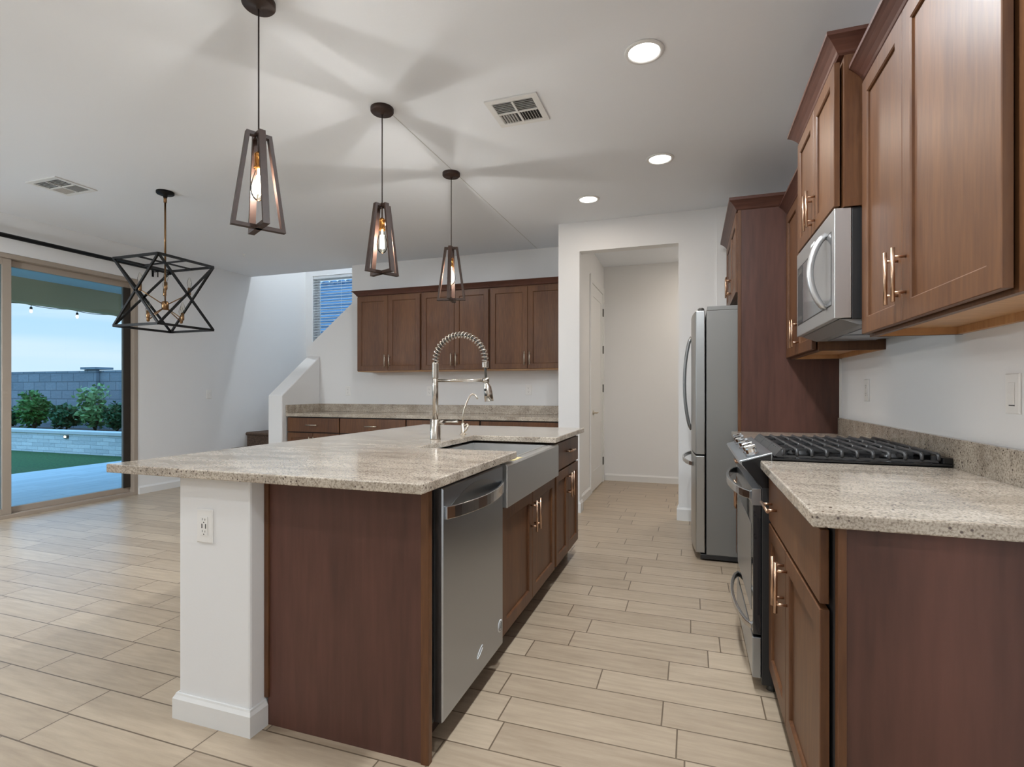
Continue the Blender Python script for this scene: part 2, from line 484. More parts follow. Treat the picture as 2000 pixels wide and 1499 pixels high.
def frm(face, at):
    """maps (u along face, w up, d outward) to world"""
    if face == '-x': return lambda u, w, d: Vector((at - d, u, w))
    if face == '+x': return lambda u, w, d: Vector((at + d, u, w))
    if face == '-y': return lambda u, w, d: Vector((u, at - d, w))
    if face == '+y': return lambda u, w, d: Vector((u, at + d, w))

def fbox(mb, F, u0, w0, d0, u1, w1, d1):
    a, b = F(u0, w0, d0), F(u1, w1, d1)
    mb.box(*a, *b)

def door_panel(name, F, u0, w0, u1, w1, parent, mat=None, rail=0.058, th=0.02, shaker=True):
    """five piece shaker front; its back lies at d=0, face at d=th"""
    mb = MB()
    if not shaker:
        fbox(mb, F, u0, w0, 0, u1, w1, th)
        return mb.build(name, mat or M['wood'], parent, bevel=0.002)
    def ring(ins, d): return [F(u0 + ins, w0 + ins, d), F(u1 - ins, w0 + ins, d), F(u1 - ins, w1 - ins, d), F(u0 + ins, w1 - ins, d)]
    e = 0.0018
    rings = [ring(0, 0), ring(0, th - e), ring(e, th), ring(rail - 0.001, th), ring(rail + 0.003, th - 0.004), ring(rail + 0.0035, th - 0.010)]
    mb.loft(rings, True, True)
    return mb.build(name, mat or M['wood'], parent)

def bar_pull(F, u, w, length, vertical, parent, d0=0.02, stand=0.033, r=0.0058, mat=None):
    mb = MB(); h = length / 2; q = h * 0.66
    if vertical:
        mb.tube([F(u, w - h, d0 + stand), F(u, w + h, d0 + stand)], r, 12)
        for s in (-q, q): mb.tube([F(u, w + s, d0 + 0.0005), F(u, w + s, d0 + stand)], r * 0.8, 10)
    else:
        mb.tube([F(u - h, w, d0 + stand), F(u + h, w, d0 + stand)], r, 12)
        for s in (-q, q): mb.tube([F(u + s, w, d0 + 0.0005), F(u + s, w, d0 + stand)], r * 0.8, 10)
    return mb.build('handle', mat or M['bronze'], parent)

def crown(F, u0, u1, w0, dback, dface, parent, ret0, ret1, height=0.07, proj=0.05):
    """moulding profile run along the front with mitred returns; d measured outward"""
    prof = [(0.0, 0.0), (0.006, 0.006), (0.010, 0.014), (0.022, 0.030), (0.036, 0.045), (0.044, 0.052), (proj, 0.056), (proj, height)]
    mb = MB(); rows = []
    for p, z in prof + [(0.0, height)]:
        a = u0 - (p if ret0 else 0); b = u1 + (p if ret1 else 0)
        rows.append([F(a, w0 + z, dback), F(a, w0 + z, dface + p), F(b, w0 + z, dface + p), F(b, w0 + z, dback)])
    mb.loft(rows, close=True, caps=True)
    return mb.build('crown_molding', M['crown'], parent)

# ================================================================== ROOM SHELL
CEIL = 2.83
XR = 0.905            # right wall face
XL = -6.0             # left wall face
YB = -4.2             # wall behind the camera
YK = 5.85             # nook wall face
struct(MB().box(XL - 0.15, YB - 0.15, -0.08, 1.06, 7.26, 0.0).build('floor', M['floor']))
# ceiling: main part in front of the stairwell, plus hall part
mb = MB()
mb.prism([(XL - 0.15, YB - 0.15, CEIL), (1.06, YB - 0.15, CEIL), (1.06, 7.26, CEIL), (-1.24, 7.26, CEIL), (-1.24, 5.97, CEIL), (XL - 0.15, 5.97, CEIL)], (0, 0, 0.12))
struct(mb.build('ceiling', M['ceil']))
struct(MB().box(XL - 0.15, 5.85, 5.2, -1.1, 7.26, 5.3).build('ceiling_stairwell', M['ceil']))
# left wall with the patio door opening (y 0.62 .. 4.32, z 0 .. 2.47)
DO0, DO1, DOZ = 0.62, 4.325, 2.465
mb = MB()
mb.box(XL - 0.15, YB - 0.15, 0, XL, DO0, CEIL)
mb.box(XL - 0.15, DO0, DOZ, XL, DO1, CEIL)
mb.box(XL - 0.15, DO1, 0, XL, 7.26, CEIL)
for b in ((5.85, CEIL, 7.26, 3.4), (5.85, 4.95, 7.26, 5.2), (5.85, 3.4, 6.0, 4.95), (6.98, 3.4, 7.26, 4.95)):  # wall pieces around the added upper window
    mb.box(XL - 0.15, b[0], b[1], XL, b[2], b[3])
struct(mb.build('wall_left', M['wall']))
# right wall, back wall
struct(MB().box(XR, YB - 0.15, 0, XR + 0.15, 7.26, CEIL).build('wall_right', M['wall']))
struct(MB().box(XL, YB - 0.15, 0, XR, YB, CEIL).build('wall_back', M['wall']))
# stairwell far wall with the window opening
WX0, WX1, WZ0, WZ1 = -5.865, -4.75, 1.45, 3.06
mb = MB()
for b in ((XL, 0, WX0, 5.2), (WX1, 0, -1.24, 5.2), (WX0, 0, WX1, WZ0), (WX0, WZ1, WX1, 5.2)):
    mb.box(b[0], 7.1, b[1], b[2], 7.26, b[3])
struct(mb.build('wall_far', M['wall']))
struct(MB().box(-1.24, 5.97, CEIL + 0.12, -1.1, 7.26, 5.2).build('wall_stairwell', M['wall']))
# nook wall with the stair slope cut out of its left end, and the wall above the opening
mb = MB()
mb.prism([(-4.91, YK, 0), (-1.24, YK, 0), (-1.24, YK, CEIL), (-4.205, YK, CEIL), (-4.205, YK, 2.335), (-4.91, YK, 1.778)], (0, 0.12, 0))
struct(mb.build('wall_nook', M['wall']))
struct(MB().box(XL, YK, CEIL + 0.12, -1.24, YK + 0.12, 5.2).build('wall_upper', M['wall']))
# side stair wall with sloped top
mb = MB()
mb.prism([(-4.92, 5.155, 0), (-4.92, 5.849, 0), (-4.92, 5.849, 1.655), (-4.92, 5.155, 1.132)], (0.21, 0, 0))
struct(mb.build('wall_stair', M['wall'], bevel=0.012))
# pantry wall: return toward the nook, face, header, hall
YP = 5.063
mb = MB()
mb.box(-1.24, YP, 0, -1.03, YP + 0.12, CEIL)
mb.box(-1.24, YP + 0.12, 0, -1.10, 7.02, CEIL)
struct(mb.build('wall_pantry', M['wall']))
mb = MB()
mb.box(-1.03, YP, 2.545, -0.11, YP + 0.12, CEIL)
mb.box(-0.11, YP, 0, XR, YP + 0.12, CEIL)
mb.box(0.215, YP - 0.012, 0, XR, YP, CEIL)
struct(mb.build('wall_opening', M['wall']))
struct(MB().box(-1.10, 7.02, 0, XR, 7.10, CEIL).build('wall_hall', M['wall']))
# island half wall
PX0, PX1, PY0, PY1 = -1.765, -1.437, 1.424, 3.78
struct(MB().box(PX0, PY0, 0.0, PX1, PY1, 0.880).build('wall_island', M['wall'], bevel=0.008))

def baseboard(name, pts, h=0.09, t=0.015, closed=False):
    """pts: XY polyline on the wall face, room on the left hand side of travel"""
    mb = MB()
    P = [Vector((x, y)) for x, y in pts]
    n = len(P)
    def off(i, d):
        a = (P[i] - P[i - 1]).normalized() if i > 0 else None
        b = (P[i + 1] - P[i]).normalized() if i < n - 1 else None
        na = Vector((-a.y, a.x)) if a else None
        nb = Vector((-b.y, b.x)) if b else None
        if na is None: return P[i] + nb * d
        if nb is None: return P[i] + na * d
        k = (na + nb); k = k / max(k.dot(na), 1e-4)
        return P[i] + k * d
    prof = [(0.0, 0.0), (t, 0.0), (t, h - 0.018), (t * 0.55, h - 0.006), (t * 0.45, h), (0.0, h)]
    rings = []
    for i in range(n):
        rings.append([(*off(i, d), z) for d, z in prof])
    mb.loft(rings, True, True)
    return struct(mb.build(name, M['trim']))

baseboard('baseboard_left', [(XL + 0.0005, 5.30), (XL + 0.0005, 4.335)])
baseboard('baseboard_island', [(PX0 - 0.0005, PY1), (PX0 - 0.0005, PY0 - 0.0005), (PX1 + 0.0005, PY0 - 0.0005), (PX1 + 0.0005, 1.49)][::-1])
baseboard('baseboard_pantry', [(-1.03, YP + 0.12), (-1.0295, YP - 0.0005), (-1.2, YP - 0.0005)][::1], 0.105)
baseboard('baseboard_hall_left', [(-1.0995, 5.97), (-1.0995, YP + 0.125)])
baseboard('baseboard_hall', [(0.8, 7.0195), (-1.08, 7.0195)])
baseboard('baseboard_opening', [(0.10, YP - 0.0005), (-0.1105, YP - 0.0005), (-0.1105, YP + 0.12)], 0.12)

struct(MB().box(-1.686, 2.74, CEIL - 0.0012, -1.680, YK - 0.001, CEIL - 0.0002).build('trim_ceiling_seam', M['seam']))
# ------------------------------------------------------------------ window_1 (stair window)
win = thing('window_1', 'stair window', 'window', (WX0, 7.26, WZ0)); struct(win)
for k in ('label', 'category'): del win[k]
mb = MB()
for b in ((WX0, WZ0, WX0 + 0.045, WZ1), (WX1 - 0.045, WZ0, WX1, WZ1), (WX0 + 0.045, WZ0, WX1 - 0.045, WZ0 + 0.045), (WX0 + 0.045, WZ1 - 0.045, WX1 - 0.045, WZ1)):
    mb.box(b[0], 7.215, b[1], b[2], 7.25, b[3])
mb.build('window_frame', M['blind'], win, bevel=0.002)
MB().box(WX0 + 0.045, 7.23, WZ0 + 0.045, WX1 - 0.045, 7.234, WZ1 - 0.045).build('window_pane', M['winglass'], win)
fill_win = thing('fill_window', 'x', 'x', (XL - 0.12, 6.0, 3.4)); struct(fill_win)  # added unseen window, lets more sky light into the stairwell
for k in ('label', 'category'): del fill_win[k]
mb = MB()
for b in ((6.0, 3.4, 6.045, 4.95), (6.935, 3.4, 6.98, 4.95), (6.045, 3.4, 6.935, 3.445), (6.045, 4.905, 6.935, 4.95)):
    mb.box(XL - 0.13, b[0], b[1], XL - 0.095, b[2], b[3])
mb.build('window_frame', M['blind'], fill_win, bevel=0.002)
MB().box(XL - 0.115, 6.045, 3.445, XL - 0.111, 6.935, 4.905).build('window_pane', M['winglass'], fill_win)
bl = thing('window_blind', 'white horizontal slat blind hanging open in the stair window', 'blind', (WX0, 7.13, WZ1))
MB().box(WX0 + 0.004, 7.112, WZ1 - 0.045, WX1 - 0.004, 7.16, WZ1 - 0.002).build('headrail', M['blind'], bl, bevel=0.003)
mb = MB()
z = WZ1 - 0.075
while z > WZ0 + 0.05:
    mb.prism([(WX0 + 0.008, 7.114, z - 0.010), (WX0 + 0.008, 7.162, z + 0.009), (WX0 + 0.008, 7.162, z + 0.012), (WX0 + 0.008, 7.114, z - 0.007)], (WX1 - WX0 - 0.016, 0, 0))
    z -= 0.043
mb.build('slats', M['slat'], bl)
mb = MB()
for x in (WX0 + 0.14, WX0 + 0.55, WX1 - 0.14):
    mb.tube([(x, 7.113, WZ0 + 0.03), (x, 7.113, WZ1 - 0.04)], 0.0012, 6)
mb.build('ladder_cord', M['blind'], bl)

# ------------------------------------------------------------------ stairs
st = []
for i, (y0, y1, zt) in enumerate(((5.37, 5.63, 0.20), (5.63, 5.89, 0.40), (5.89, 7.095, 0.60))):
    mb = MB()
    zb = 0.0
    xr = -4.925 if i < 2 else -4.925
    xr2 = xr
    # tread body with rounded nosing, carpeted
    prof = [(y0, zb), (y0, zt - 0.05), (y0 - 0.018, zt - 0.042), (y0 - 0.028, zt - 0.024), (y0 - 0.022, zt - 0.008), (y0 - 0.006, zt), (y1, zt), (y1, zb)]
    mb.prism([(XL + 0.003, y, zz) for y, zz in prof], (xr2 - XL - 0.003, 0, 0))
    o = mb.build('stair_tread', M['carpet'])
    tag(o, ('lowest carpeted step of the corner stair, hidden low behind the island',
            'middle carpeted step of the corner stair behind the island',
            'brown carpeted landing with rounded nosing at the foot of the stair wall')[i], 'stair')

# ------------------------------------------------------------------ door_1 : sliding patio door
d1 = thing('door_1', 'x', 'x', (XL, DO1, 0)); struct(d1)
for k in ('label', 'category'): del d1[k]
FX = -5.995
mb = MB()
mb.box(-6.13, DO1 - 0.045, 0, FX, DO1 - 0.002, DOZ - 0.002)
mb.box(-6.13, DO0 + 0.002, 0, FX, DO0 + 0.045, DOZ - 0.002)
mb.box(-6.13, DO0 + 0.045, DOZ - 0.045, FX, DO1 - 0.045, DOZ - 0.002)
mb.box(-6.13, DO0 + 0.045, 0.0, FX, DO1 - 0.045, 0.035)
mb.build('door_frame', M['alum'], d1, bevel=0.002)
def sash(y0, y1, x, nm, stile_r=0.07):
    z0, z1 = 0.036, DOZ - 0.046
    mb = MB()
    mb.box(x - 0.02, y0, z0, x + 0.02, y0 + 0.065, z1)
    mb.box(x - 0.02, y1 - stile_r, z0, x + 0.02, y1, z1)
    mb.box(x - 0.02, y0 + 0.065, z0, x + 0.02, y1 - stile_r, z0 + 0.055)
    mb.box(x - 0.02, y0 + 0.065, z1 - 0.06, x + 0.02, y1 - stile_r, z1)
    s = mb.build('door_sash', M['alum'], d1, bevel=0.002)
    mb = MB().box(x - 0.004, y0 + 0.06, z0 + 0.05, x + 0.002, y1 - stile_r + 0.005, z1 - 0.055)
    mb.build('door_pane', M['doorglass'], s)
    return s
sash(3.095, 4.278, -6.09, 'a', 0.06)
sash(1.89, 3.155, -6.045, 'b')
sash(0.67, 1.95, -6.09, 'c')
mb = MB().box(-6.068, 4.205, 0.092, -6.05, 4.277, DOZ - 0.11)
mb.build('weather_strip', M['alum_d'], d1)
# ------------------------------------------------------------------ door_2 : hall door
d2 = thing('door_2', 'x', 'x', (-1.1, 6.45, 0)); struct(d2)
for k in ('label', 'category'): del d2[k]
Fh = frm('+x', -1.0995)
dy0, dy1, dz = 6.07, 6.86, 2.44
mb = MB()
fbox(mb, Fh, dy0 - 0.09, 0, 0, dy0, dz + 0.09, 0.018)
fbox(mb, Fh, dy1, 0, 0, dy1 + 0.09, dz + 0.09, 0.018)
fbox(mb, Fh, dy0, dz, 0, dy1, dz + 0.09, 0.018)
mb.build('door_casing', M['trim'], d2, bevel=0.004)
mb = MB()
u0, u1 = dy0 + 0.003, dy1 - 0.003
fbox(mb, Fh, u0, 0.012, 0.0, u1, dz - 0.003, 0.004)
for (a0, w0, a1, w1) in ((u0, 0.012, u0 + 0.11, dz - 0.003), (u1 - 0.11, 0.012, u1, dz - 0.003), (u0 + 0.11, 0.012, u1 - 0.11, 0.24),
                         (u0 + 0.11, 0.80, u1 - 0.11, 0.98), (u0 + 0.11, dz - 0.14, u1 - 0.11, dz - 0.003)):
    fbox(mb, Fh, a0, w0, 0.004, a1, w1, 0.010)
leaf = mb.build('door_leaf', M['trim'], d2, bevel=0.003)
mb = MB()
mb.lathe([(0.0, 0.0), (0.028, 0.0), (0.028, 0.008), (0.01, 0.012), (0.01, 0.05), (0, 0.05)], Fh(dy0 + 0.07, 0.93, 0.010), 'x', 16)
mb.tube([Fh(dy0 + 0.07, 0.93, 0.052), Fh(dy0 + 0.12, 0.93, 0.056), Fh(dy0 + 0.19, 0.93, 0.05)], 0.009, 10)
mb.build('door_handle', M['nickel'], leaf)
for zh in (0.28, 1.22, 1.72, 2.2):
    mb = MB(); fbox(mb, Fh, dy1 - 0.016, zh - 0.05, 0.0105, dy1 + 0.010, zh + 0.05, 0.024)
    mb.build('hinge', M['greytrim'], leaf)

# ================================================================== WALL PLATES
def outlet(name, F, u, w, label, cat, kind, group=None):
    t = thing(name, label, cat, F(u, w, 0), group)
    mb = MB(); H, W = 0.060, 0.037
    rings = [[F(u - W + i, w - H + i, d), F(u + W - i, w - H + i, d), F(u + W - i, w + H - i, d), F(u - W + i, w + H - i, d)] for i, d in ((0, 0.0006), (0, 0.004), (0.003, 0.0065))]
    mb.loft(rings, True, True); mb.build('cover_plate', M['plate'], t)
    if kind == 'rocker':
        mb = MB()
        mb.prism([F(u - 0.016, w - 0.033, 0.0066), F(u - 0.016, w + 0.033, 0.0066), F(u - 0.016, w + 0.033, 0.0085), F(u - 0.016, w, 0.011), F(u - 0.016, w - 0.033, 0.0085)], F(u + 0.016, w, 0) - F(u - 0.016, w, 0))
        mb.build('rocker', M['plate'], t, bevel=0.001)
        mb = MB(); fbox(mb, F, u - 0.015, w - 0.0365, 0.0066, u + 0.015, w - 0.0335, 0.0072); mb.build('status_light', M['slot'], t)
    elif kind == 'double':
        for s in (-0.012, 0.012):
            mb = MB(); fbox(mb, F, u + s - 0.009, w - 0.02, 0.0066, u + s + 0.009, w + 0.02, 0.011); mb.build('rocker', M['plate'], t, bevel=0.001)
    else:
        mb = MB(); fbox(mb, F, u - 0.0165, w - 0.0335, 0.0066, u + 0.0165, w + 0.0335, 0.009); f = mb.build('receptacle', M['plate'], t, bevel=0.001)
        for s in (-1, 1):
            mb = MB(); c = w + s * 0.021
            mb.prism([F(u - 0.0075, c - 0.001, 0.0091), F(u - 0.0055, c - 0.001, 0.0091), F(u - 0.0055, c + 0.007, 0.0091), F(u - 0.0075, c + 0.007, 0.0091)], F(0, 0, 0.0003) - F(0, 0, 0))
            fbox(mb, F, u + 0.0045, c - 0.001, 0.0091, u + 0.0065, c + 0.006, 0.0094)
            mb.lathe([(0, 0), (0.0024, 0), (0.0024, 0.0004), (0, 0.0004)], F(u, c - 0.008, 0.0092), 'y' if abs(F(0, 0, 1).y - F(0, 0, 0).y) > 0.5 else 'x', 10)
            mb.build('socket', M['slot'], f)
        if kind == 'usb':
            for s in (-0.0105, 0.0065):
                mb = MB(); fbox(mb, F, u + s, w - 0.008, 0.0091, u + s + 0.004, w + 0.008, 0.0094); mb.build('usb_port', M['slot'], f)
    return t

outlet('wall_outlet', frm('-y', PY0), -1.637, 0.706, 'white power outlet with two USB slots on the white island half wall', 'outlet', 'usb')
outlet('light_switch', frm('-x', XR), 1.952, 1.178, 'white single rocker switch on the right wall above the near granite counter', 'switch', 'rocker')
outlet('wall_outlet', frm('-x', XR), 3.322, 1.19, 'white outlet on the right wall beneath the microwave', 'outlet', 'plain')
outlet('wall_outlet', frm('-y', YK), -1.787, 1.198, 'white outlet on the nook wall at the right, behind the faucet spray head', 'outlet', 'plain')
outlet('wall_outlet', frm('-y', YK), -4.265, 1.186, 'white outlet on the nook wall at the left, beside the sloped stair wall', 'outlet', 'plain')
outlet('wall_outlet', frm('-y', YK), -3.07, 1.186, 'white outlet on the nook wall just left of the faucet post', 'outlet', 'plain')
outlet('light_switch', frm('+x', XL), 5.265, 1.145, 'white double switch on the bare wall right of the patio door', 'switch', 'double')

# ================================================================== ISLAND
ICX0, ICX1, ICY0, ICY1 = -2.06, -0.743, 1.366, 3.825
ZT = 0.914; ZC = 0.8825
mb = MB()
mb.prism([(ICX0, ICY0, ZC), (ICX1, ICY0, ZC), (ICX1, 2.25, ZC), (-1.26, 2.25, ZC), (-1.26, 2.975, ZC), (ICX1, 2.975, ZC), (ICX1, ICY1, ZC), (ICX0, ICY1, ZC)], (0, 0, ZT - ZC))
tag(mb.build('island_countertop', M['granite'], bevel=0.004), 'long speckled beige granite slab on the island with the sink cut into it', 'countertop')

FI = frm('+x', -0.797)      # carcass front of the island; door faces at d=0.02
DI = 0.02
# end panel
t = thing('cabinet_end_panel', 'dark brown veneer end panel of the island facing the camera', 'cabinet panel', (-1.1, 1.50, 0))
MB().box(-1.425, 1.492, 0.0, -0.80, 1.510, 0.881).build('panel', M['wood_panel'], t, bevel=0.001)
mb = MB()
mb.prism([(-1.4345, 1.484, 0.10), (-1.416, 1.484, 0.10), (-1.416, 1.484, 0.881), (-1.4345, 1.484, 0.881)], (0, 0.0075, 0))
mb.build('trim_strip', M['wood'], t, bevel=0.001)
MB().box(-0.812, 1.486, 0.0, -0.784, 1.511, 0.881).build('edge_stile', M['wood'], t, bevel=0.0015)
# dishwasher
t = thing('dishwasher', 'stainless steel dishwasher built into the island beside the end panel', 'dishwasher', (-0.8, 1.83, 0))
MB().box(-1.36, 1.530, 0.10, -0.80, 2.125, 0.878).build('tub', M['black'], t)
FD = frm('+x', -0.797)
mb = MB()
def dring(i, d): return [FD(1.545 + i, 0.105 + i, d), FD(2.120 - i, 0.105 + i, d), FD(2.120 - i, 0.868 - i, d), FD(1.545 + i, 0.868 - i, d)]
mb.loft([dring(0, 0.0), dring(0, 0.029), dring(0.004, 0.034)], True, True)
dwd = mb.build('door', M['steel'], t)
pts = []
for k in range(17):
    a = k / 16
    pts.append(FD(1.562 + a * 0.545, 0.785 + 0.0 * a, 0.036 + 0.048 * math.sin(math.pi * a) ** 0.75))
mb = MB(); mb.sweep(pts, 0.010, 0.042); mb.build('handle', M['steel_h'], dwd, bevel=0.002)
# shallow pocket behind the handle
mb = MB()
arc = [FD(1.575 + 0.52 * k / 16, 0.792 + 0.055 * math.sin(math.pi * k / 16), 0.0343) for k in range(17)]
mb.prism(arc, FD(0, 0, 0.0006) - FD(0, 0, 0)); mb.build('handle_pocket', M['steel_fr'], dwd)
MB().box(-0.86, 1.535, 0.0, -0.85, 2.12, 0.10).build('toe_kick', M['toe'], t)
mb = MB(); mb.lathe([(0, 0), (0.026, 0), (0.026, 0.0006), (0, 0.0006)], FD(2.085, 0.195, 0.0342), 'x', 28); st_ = mb.build('round_sticker', M['sticker'], dwd)
mb = MB()
for r in (0.020,):
    mb.tube([FD(2.085 + r * math.cos(a), 0.195 + r * math.sin(a), 0.0352) for a in [2 * math.pi * k / 28 for k in range(29)]], 0.0011, 6)
for k in (-0.010, -0.003, 0.004, 0.011):
    mb.bar(FD(2.085 + k - 0.006, 0.183, 0.0351), FD(2.085 + k + 0.006, 0.207, 0.0351), 0.0022, 0.0006, up=(1, 0, 0))
mb.build('sticker_print', M['greytrim'], st_)
mb = MB()
sw = [FD(1.862 + 0.030 * math.cos(a), 0.190 + 0.010 * math.sin(a) + 0.012 * math.cos(a), 0.0348) for a in [0.5 + 5.2 * k / 22 for k in range(23)]]
mb.tube(sw, 0.0010, 6)
for k, hh in enumerate((0.014, 0.009, 0.012, 0.008, 0.010, 0.008)):
    u = 1.838 + k * 0.0085
    mb.bar(FD(u, 0.182 + k * 0.002, 0.0347), FD(u + 0.003, 0.182 + k * 0.002 + hh, 0.0347), 0.0018, 0.0006, up=(1, 0, 0))
mb.build('maker_emblem', M['sticker'], dwd)

# sink cabinet
def toe_kick(F, u0, u1, parent, d=-0.06):
    mb = MB(); fbox(mb, F, u0, 0.0, d - 0.012, u1, 0.098, d); mb.build('toe_kick', M['toe'], parent)
t = thing('sink_cabinet', 'dark brown two door cabinet under the stainless apron sink', 'cabinet', (-1.1, 2.61, 0))
MB().box(-1.40, 2.131, 0.10, -0.797, 3.095, 0.655).build('carcass', M['gap'], t)
for (a, b, hx) in ((2.150, 2.612, 2.582), (2.617, 3.078, 2.648)):
    d = door_panel('door', FI, a, 0.112, b, 0.672, t)
    bar_pull(FI, hx, 0.548, 0.16, True, d)
toe_kick(FI, 2.131, 3.095, t)
# farmhouse sink
t = thing('farmhouse_sink', 'stainless steel apron front sink set in the island counter', 'sink', (-1.0, 2.61, 0.65))
mb = MB()
y0, y1 = 2.150, 3.078
ZS = 0.8815
def rr(x0, ya, x1, yb, z): return [(x0, ya, z), (x1, ya, z), (x1, yb, z), (x0, yb, z)]
mb.loft([rr(-0.80, y0, -0.752, y1, 0.678), rr(-0.80, y0, -0.752, y1, 0.858), rr(-0.80, y0, -0.760, y1, 0.868)], True, True)
mb.build('apron', M['sink'], t, bevel=0.004)
mb = MB()
# basin shell: outer box with inner cavity
o_ = rr(-1.30, 2.20, -0.801, 3.03, 0.66); o2 = rr(-1.30, 2.20, -0.801, 3.03, 0.868)
i2 = rr(-1.262, 2.246, -0.815, 2.980, 0.868); i1 = rr(-1.255, 2.256, -0.822, 2.970, 0.695); i0 = rr(-1.22, 2.30, -0.86, 2.92, 0.682)
mb.loft([o_, o2, i2, i1, i0], True, True)
mb.build('basin', M['sink'], t)
mb = MB(); mb.lathe([(0.0, 0.0), (0.045, 0.0), (0.045, 0.003), (0.03, 0.004), (0.0, 0.001)], (-1.04, 2.61, 0.6825), 'z', 24); mb.build('drain', M['chrome'], t)
mb = MB().box(-0.796, 2.262, 0.8685, -0.762, 2.40, 0.8692); mb.build('protective_film', M['tape'], t)
# end cabinet
t = thing('drawer_cabinet', 'dark brown drawer and two door cabinet at the far end of the island', 'cabinet', (-1.1, 3.43, 0))
MB().box(-1.40, 3.101, 0.10, -0.797, 3.785, 0.881).build('carcass', M['wood'], t)
d = door_panel('drawer', FI, 3.122, 0.693, 3.768, 0.862, t, shaker=False)
bar_pull(FI, 3.445, 0.79, 0.16, False, d)
for (a, b, hx) in ((3.122, 3.442, 3.412), (3.447, 3.768, 3.478)):
    d = door_panel('door', FI, a, 0.112, b, 0.681, t)
    bar_pull(FI, hx, 0.57, 0.16, True, d)
toe_kick(FI, 3.101, 3.785, t)

# ------------------------------------------------------------------ main faucet
fx, fy = -1.362, 2.664
t = thing('kitchen_faucet', 'tall coiled spring pull-down faucet behind the island sink', 'faucet', (fx, fy, ZT))
mb = MB(); mb.lathe([(0, 0.0004), (0.031, 0.0004), (0.030, 0.004), (0.0295, 0.110), (0.027, 0.112), (0.0, 0.112)], (fx, fy, ZT), 'z', 28); mb.build('base', M['faucet'], t)
mb = MB(); mb.lathe([(0, 0.112), (0.0165, 0.112), (0.0165, 0.335), (0.0135, 0.34), (0.0135, 0.43), (0, 0.43)], (fx, fy, ZT), 'z', 24); mb.build('column', M['faucet'], t)
mb = MB(); mb.lathe([(0.012, 0), (0.0125, 0.0)] + [(0.0165 + 0.0022 * (k % 2), 0.002 + k * 0.004) for k in range(22)] + [(0.0125, 0.092)], (fx, fy, 1.255), 'z', 20)
mb.build('lower_spring_collar', M['faucet'], t)
R_ = 0.151
cx, cz = fx + R_, 1.345
arc = [(cx - R_ * math.cos(a), fy, cz + R_ * math.sin(a)) for a in [math.pi * k / 32 for k in range(33)]]
mb = MB(); mb.tube(arc + [(cx + R_, fy, 1.30), (cx + R_ + 0.004, fy, 1.255)], 0.0068, 12); mb.build('hose', M['greytrim'], t)
turns = 24; N = turns * 14
hel = []
for k in range(N + 1):
    a = math.pi * k / N; ph = 2 * math.pi * turns * k / N
    c = Vector((cx - R_ * math.cos(a), fy, cz + R_ * math.sin(a)))
    rad = Vector((-math.cos(a), 0, math.sin(a)))
    hel.append(c + (rad * math.cos(ph) + Vector((0, 1, 0)) * math.sin(ph)) * 0.0160)
mb = MB(); mb.tube(hel, 0.0033, 7); mb.build('spring_coil', M['faucet'], t)
mb = MB(); mb.lathe([(0.009, 0)] + [(0.0165 + 0.0022 * (k % 2), 0.002 + k * 0.004) for k in range(9)] + [(0.009, 0.04)], (cx + R_, fy, 1.310), 'z', 20); mb.build('spring_end_collar', M['faucet'], t)
mb = MB(); mb.tube([(fx + 0.014, fy, 1.244), (cx + R_ - 0.016, fy, 1.244)], 0.0085, 14)
mb.lathe([(0.012, -0.012), (0.0185, -0.012), (0.0185, 0.012), (0.012, 0.012)], (cx + R_ + 0.003, fy, 1.244), 'z', 20); mb.build('support_arm', M['faucet'], t)
hd = [(cx + R_ + 0.003, fy, 1.258), (cx + R_ + 0.006, fy, 1.225), (cx + R_ + 0.012, fy, 1.205), (cx + R_ + 0.016, fy, 1.18), (cx + R_ + 0.022, fy, 1.13)]
mb = MB(); mb.tube(hd, [0.011, 0.014, 0.0215, 0.0235, 0.0245], 20); sh = mb.build('spray_head', M['faucet'], t)
mb = MB()
for zz, q in ((1.192, 0.007), (1.165, 0.012)):
    mb.lathe([(0, 0), (0.0075, 0), (0.0075, 0.003), (0, 0.004)], (cx + R_ + 0.016 + (1.18 - zz) * 0.12 - 0.005, fy - 0.0245, zz), 'y', 14)
mb.build('spray_button', M['black'], sh)
mb = MB(); mb.tube([(fx + 0.022, fy, 1.010), (fx + 0.05, fy, 1.010)], 0.0135, 16)
mb.tube([(fx + 0.045, fy, 1.012), (fx + 0.14, fy - 0.004, 1.016)], 0.0058, 12); mb.build('lever', M['faucet'], t)
# ------------------------------------------------------------------ filter faucet
qx, qy = -1.351, 3.015
t = thing('filter_faucet', 'small gooseneck water filter tap behind the sink right of the tall faucet', 'faucet', (qx, qy, ZT))
mb = MB(); mb.lathe([(0, 0.0004), (0.021, 0.0004), (0.021, 0.004), (0.0125, 0.006), (0.0115, 0.066), (0.006, 0.074), (0, 0.074)], (qx, qy, ZT), 'z', 20); mb.build('base', M['nickel'], t)
sp = [(qx, qy, 0.985), (qx, qy, 1.03), (qx + 0.012, qy, 1.075), (qx + 0.034, qy, 1.13), (qx + 0.050, qy, 1.158), (qx + 0.066, qy, 1.166), (qx + 0.082, qy, 1.160), (qx + 0.094, qy, 1.146), (qx + 0.099, qy, 1.136)]
mb = MB(); mb.tube(sp, 0.0052, 12); mb.build('spout', M['nickel'], t)
mb = MB(); mb.tube([(qx + 0.010, qy, 0.962), (qx + 0.03, qy, 0.978), (qx + 0.038, qy - 0.004, 0.972)], 0.0062, 10)
mb.tube([(qx + 0.038, qy - 0.004, 0.972), (qx + 0.030, qy - 0.008, 0.948), (qx + 0.014, qy - 0.012, 0.930)], 0.0060, 10); mb.build('lever', M['nickel'], t)

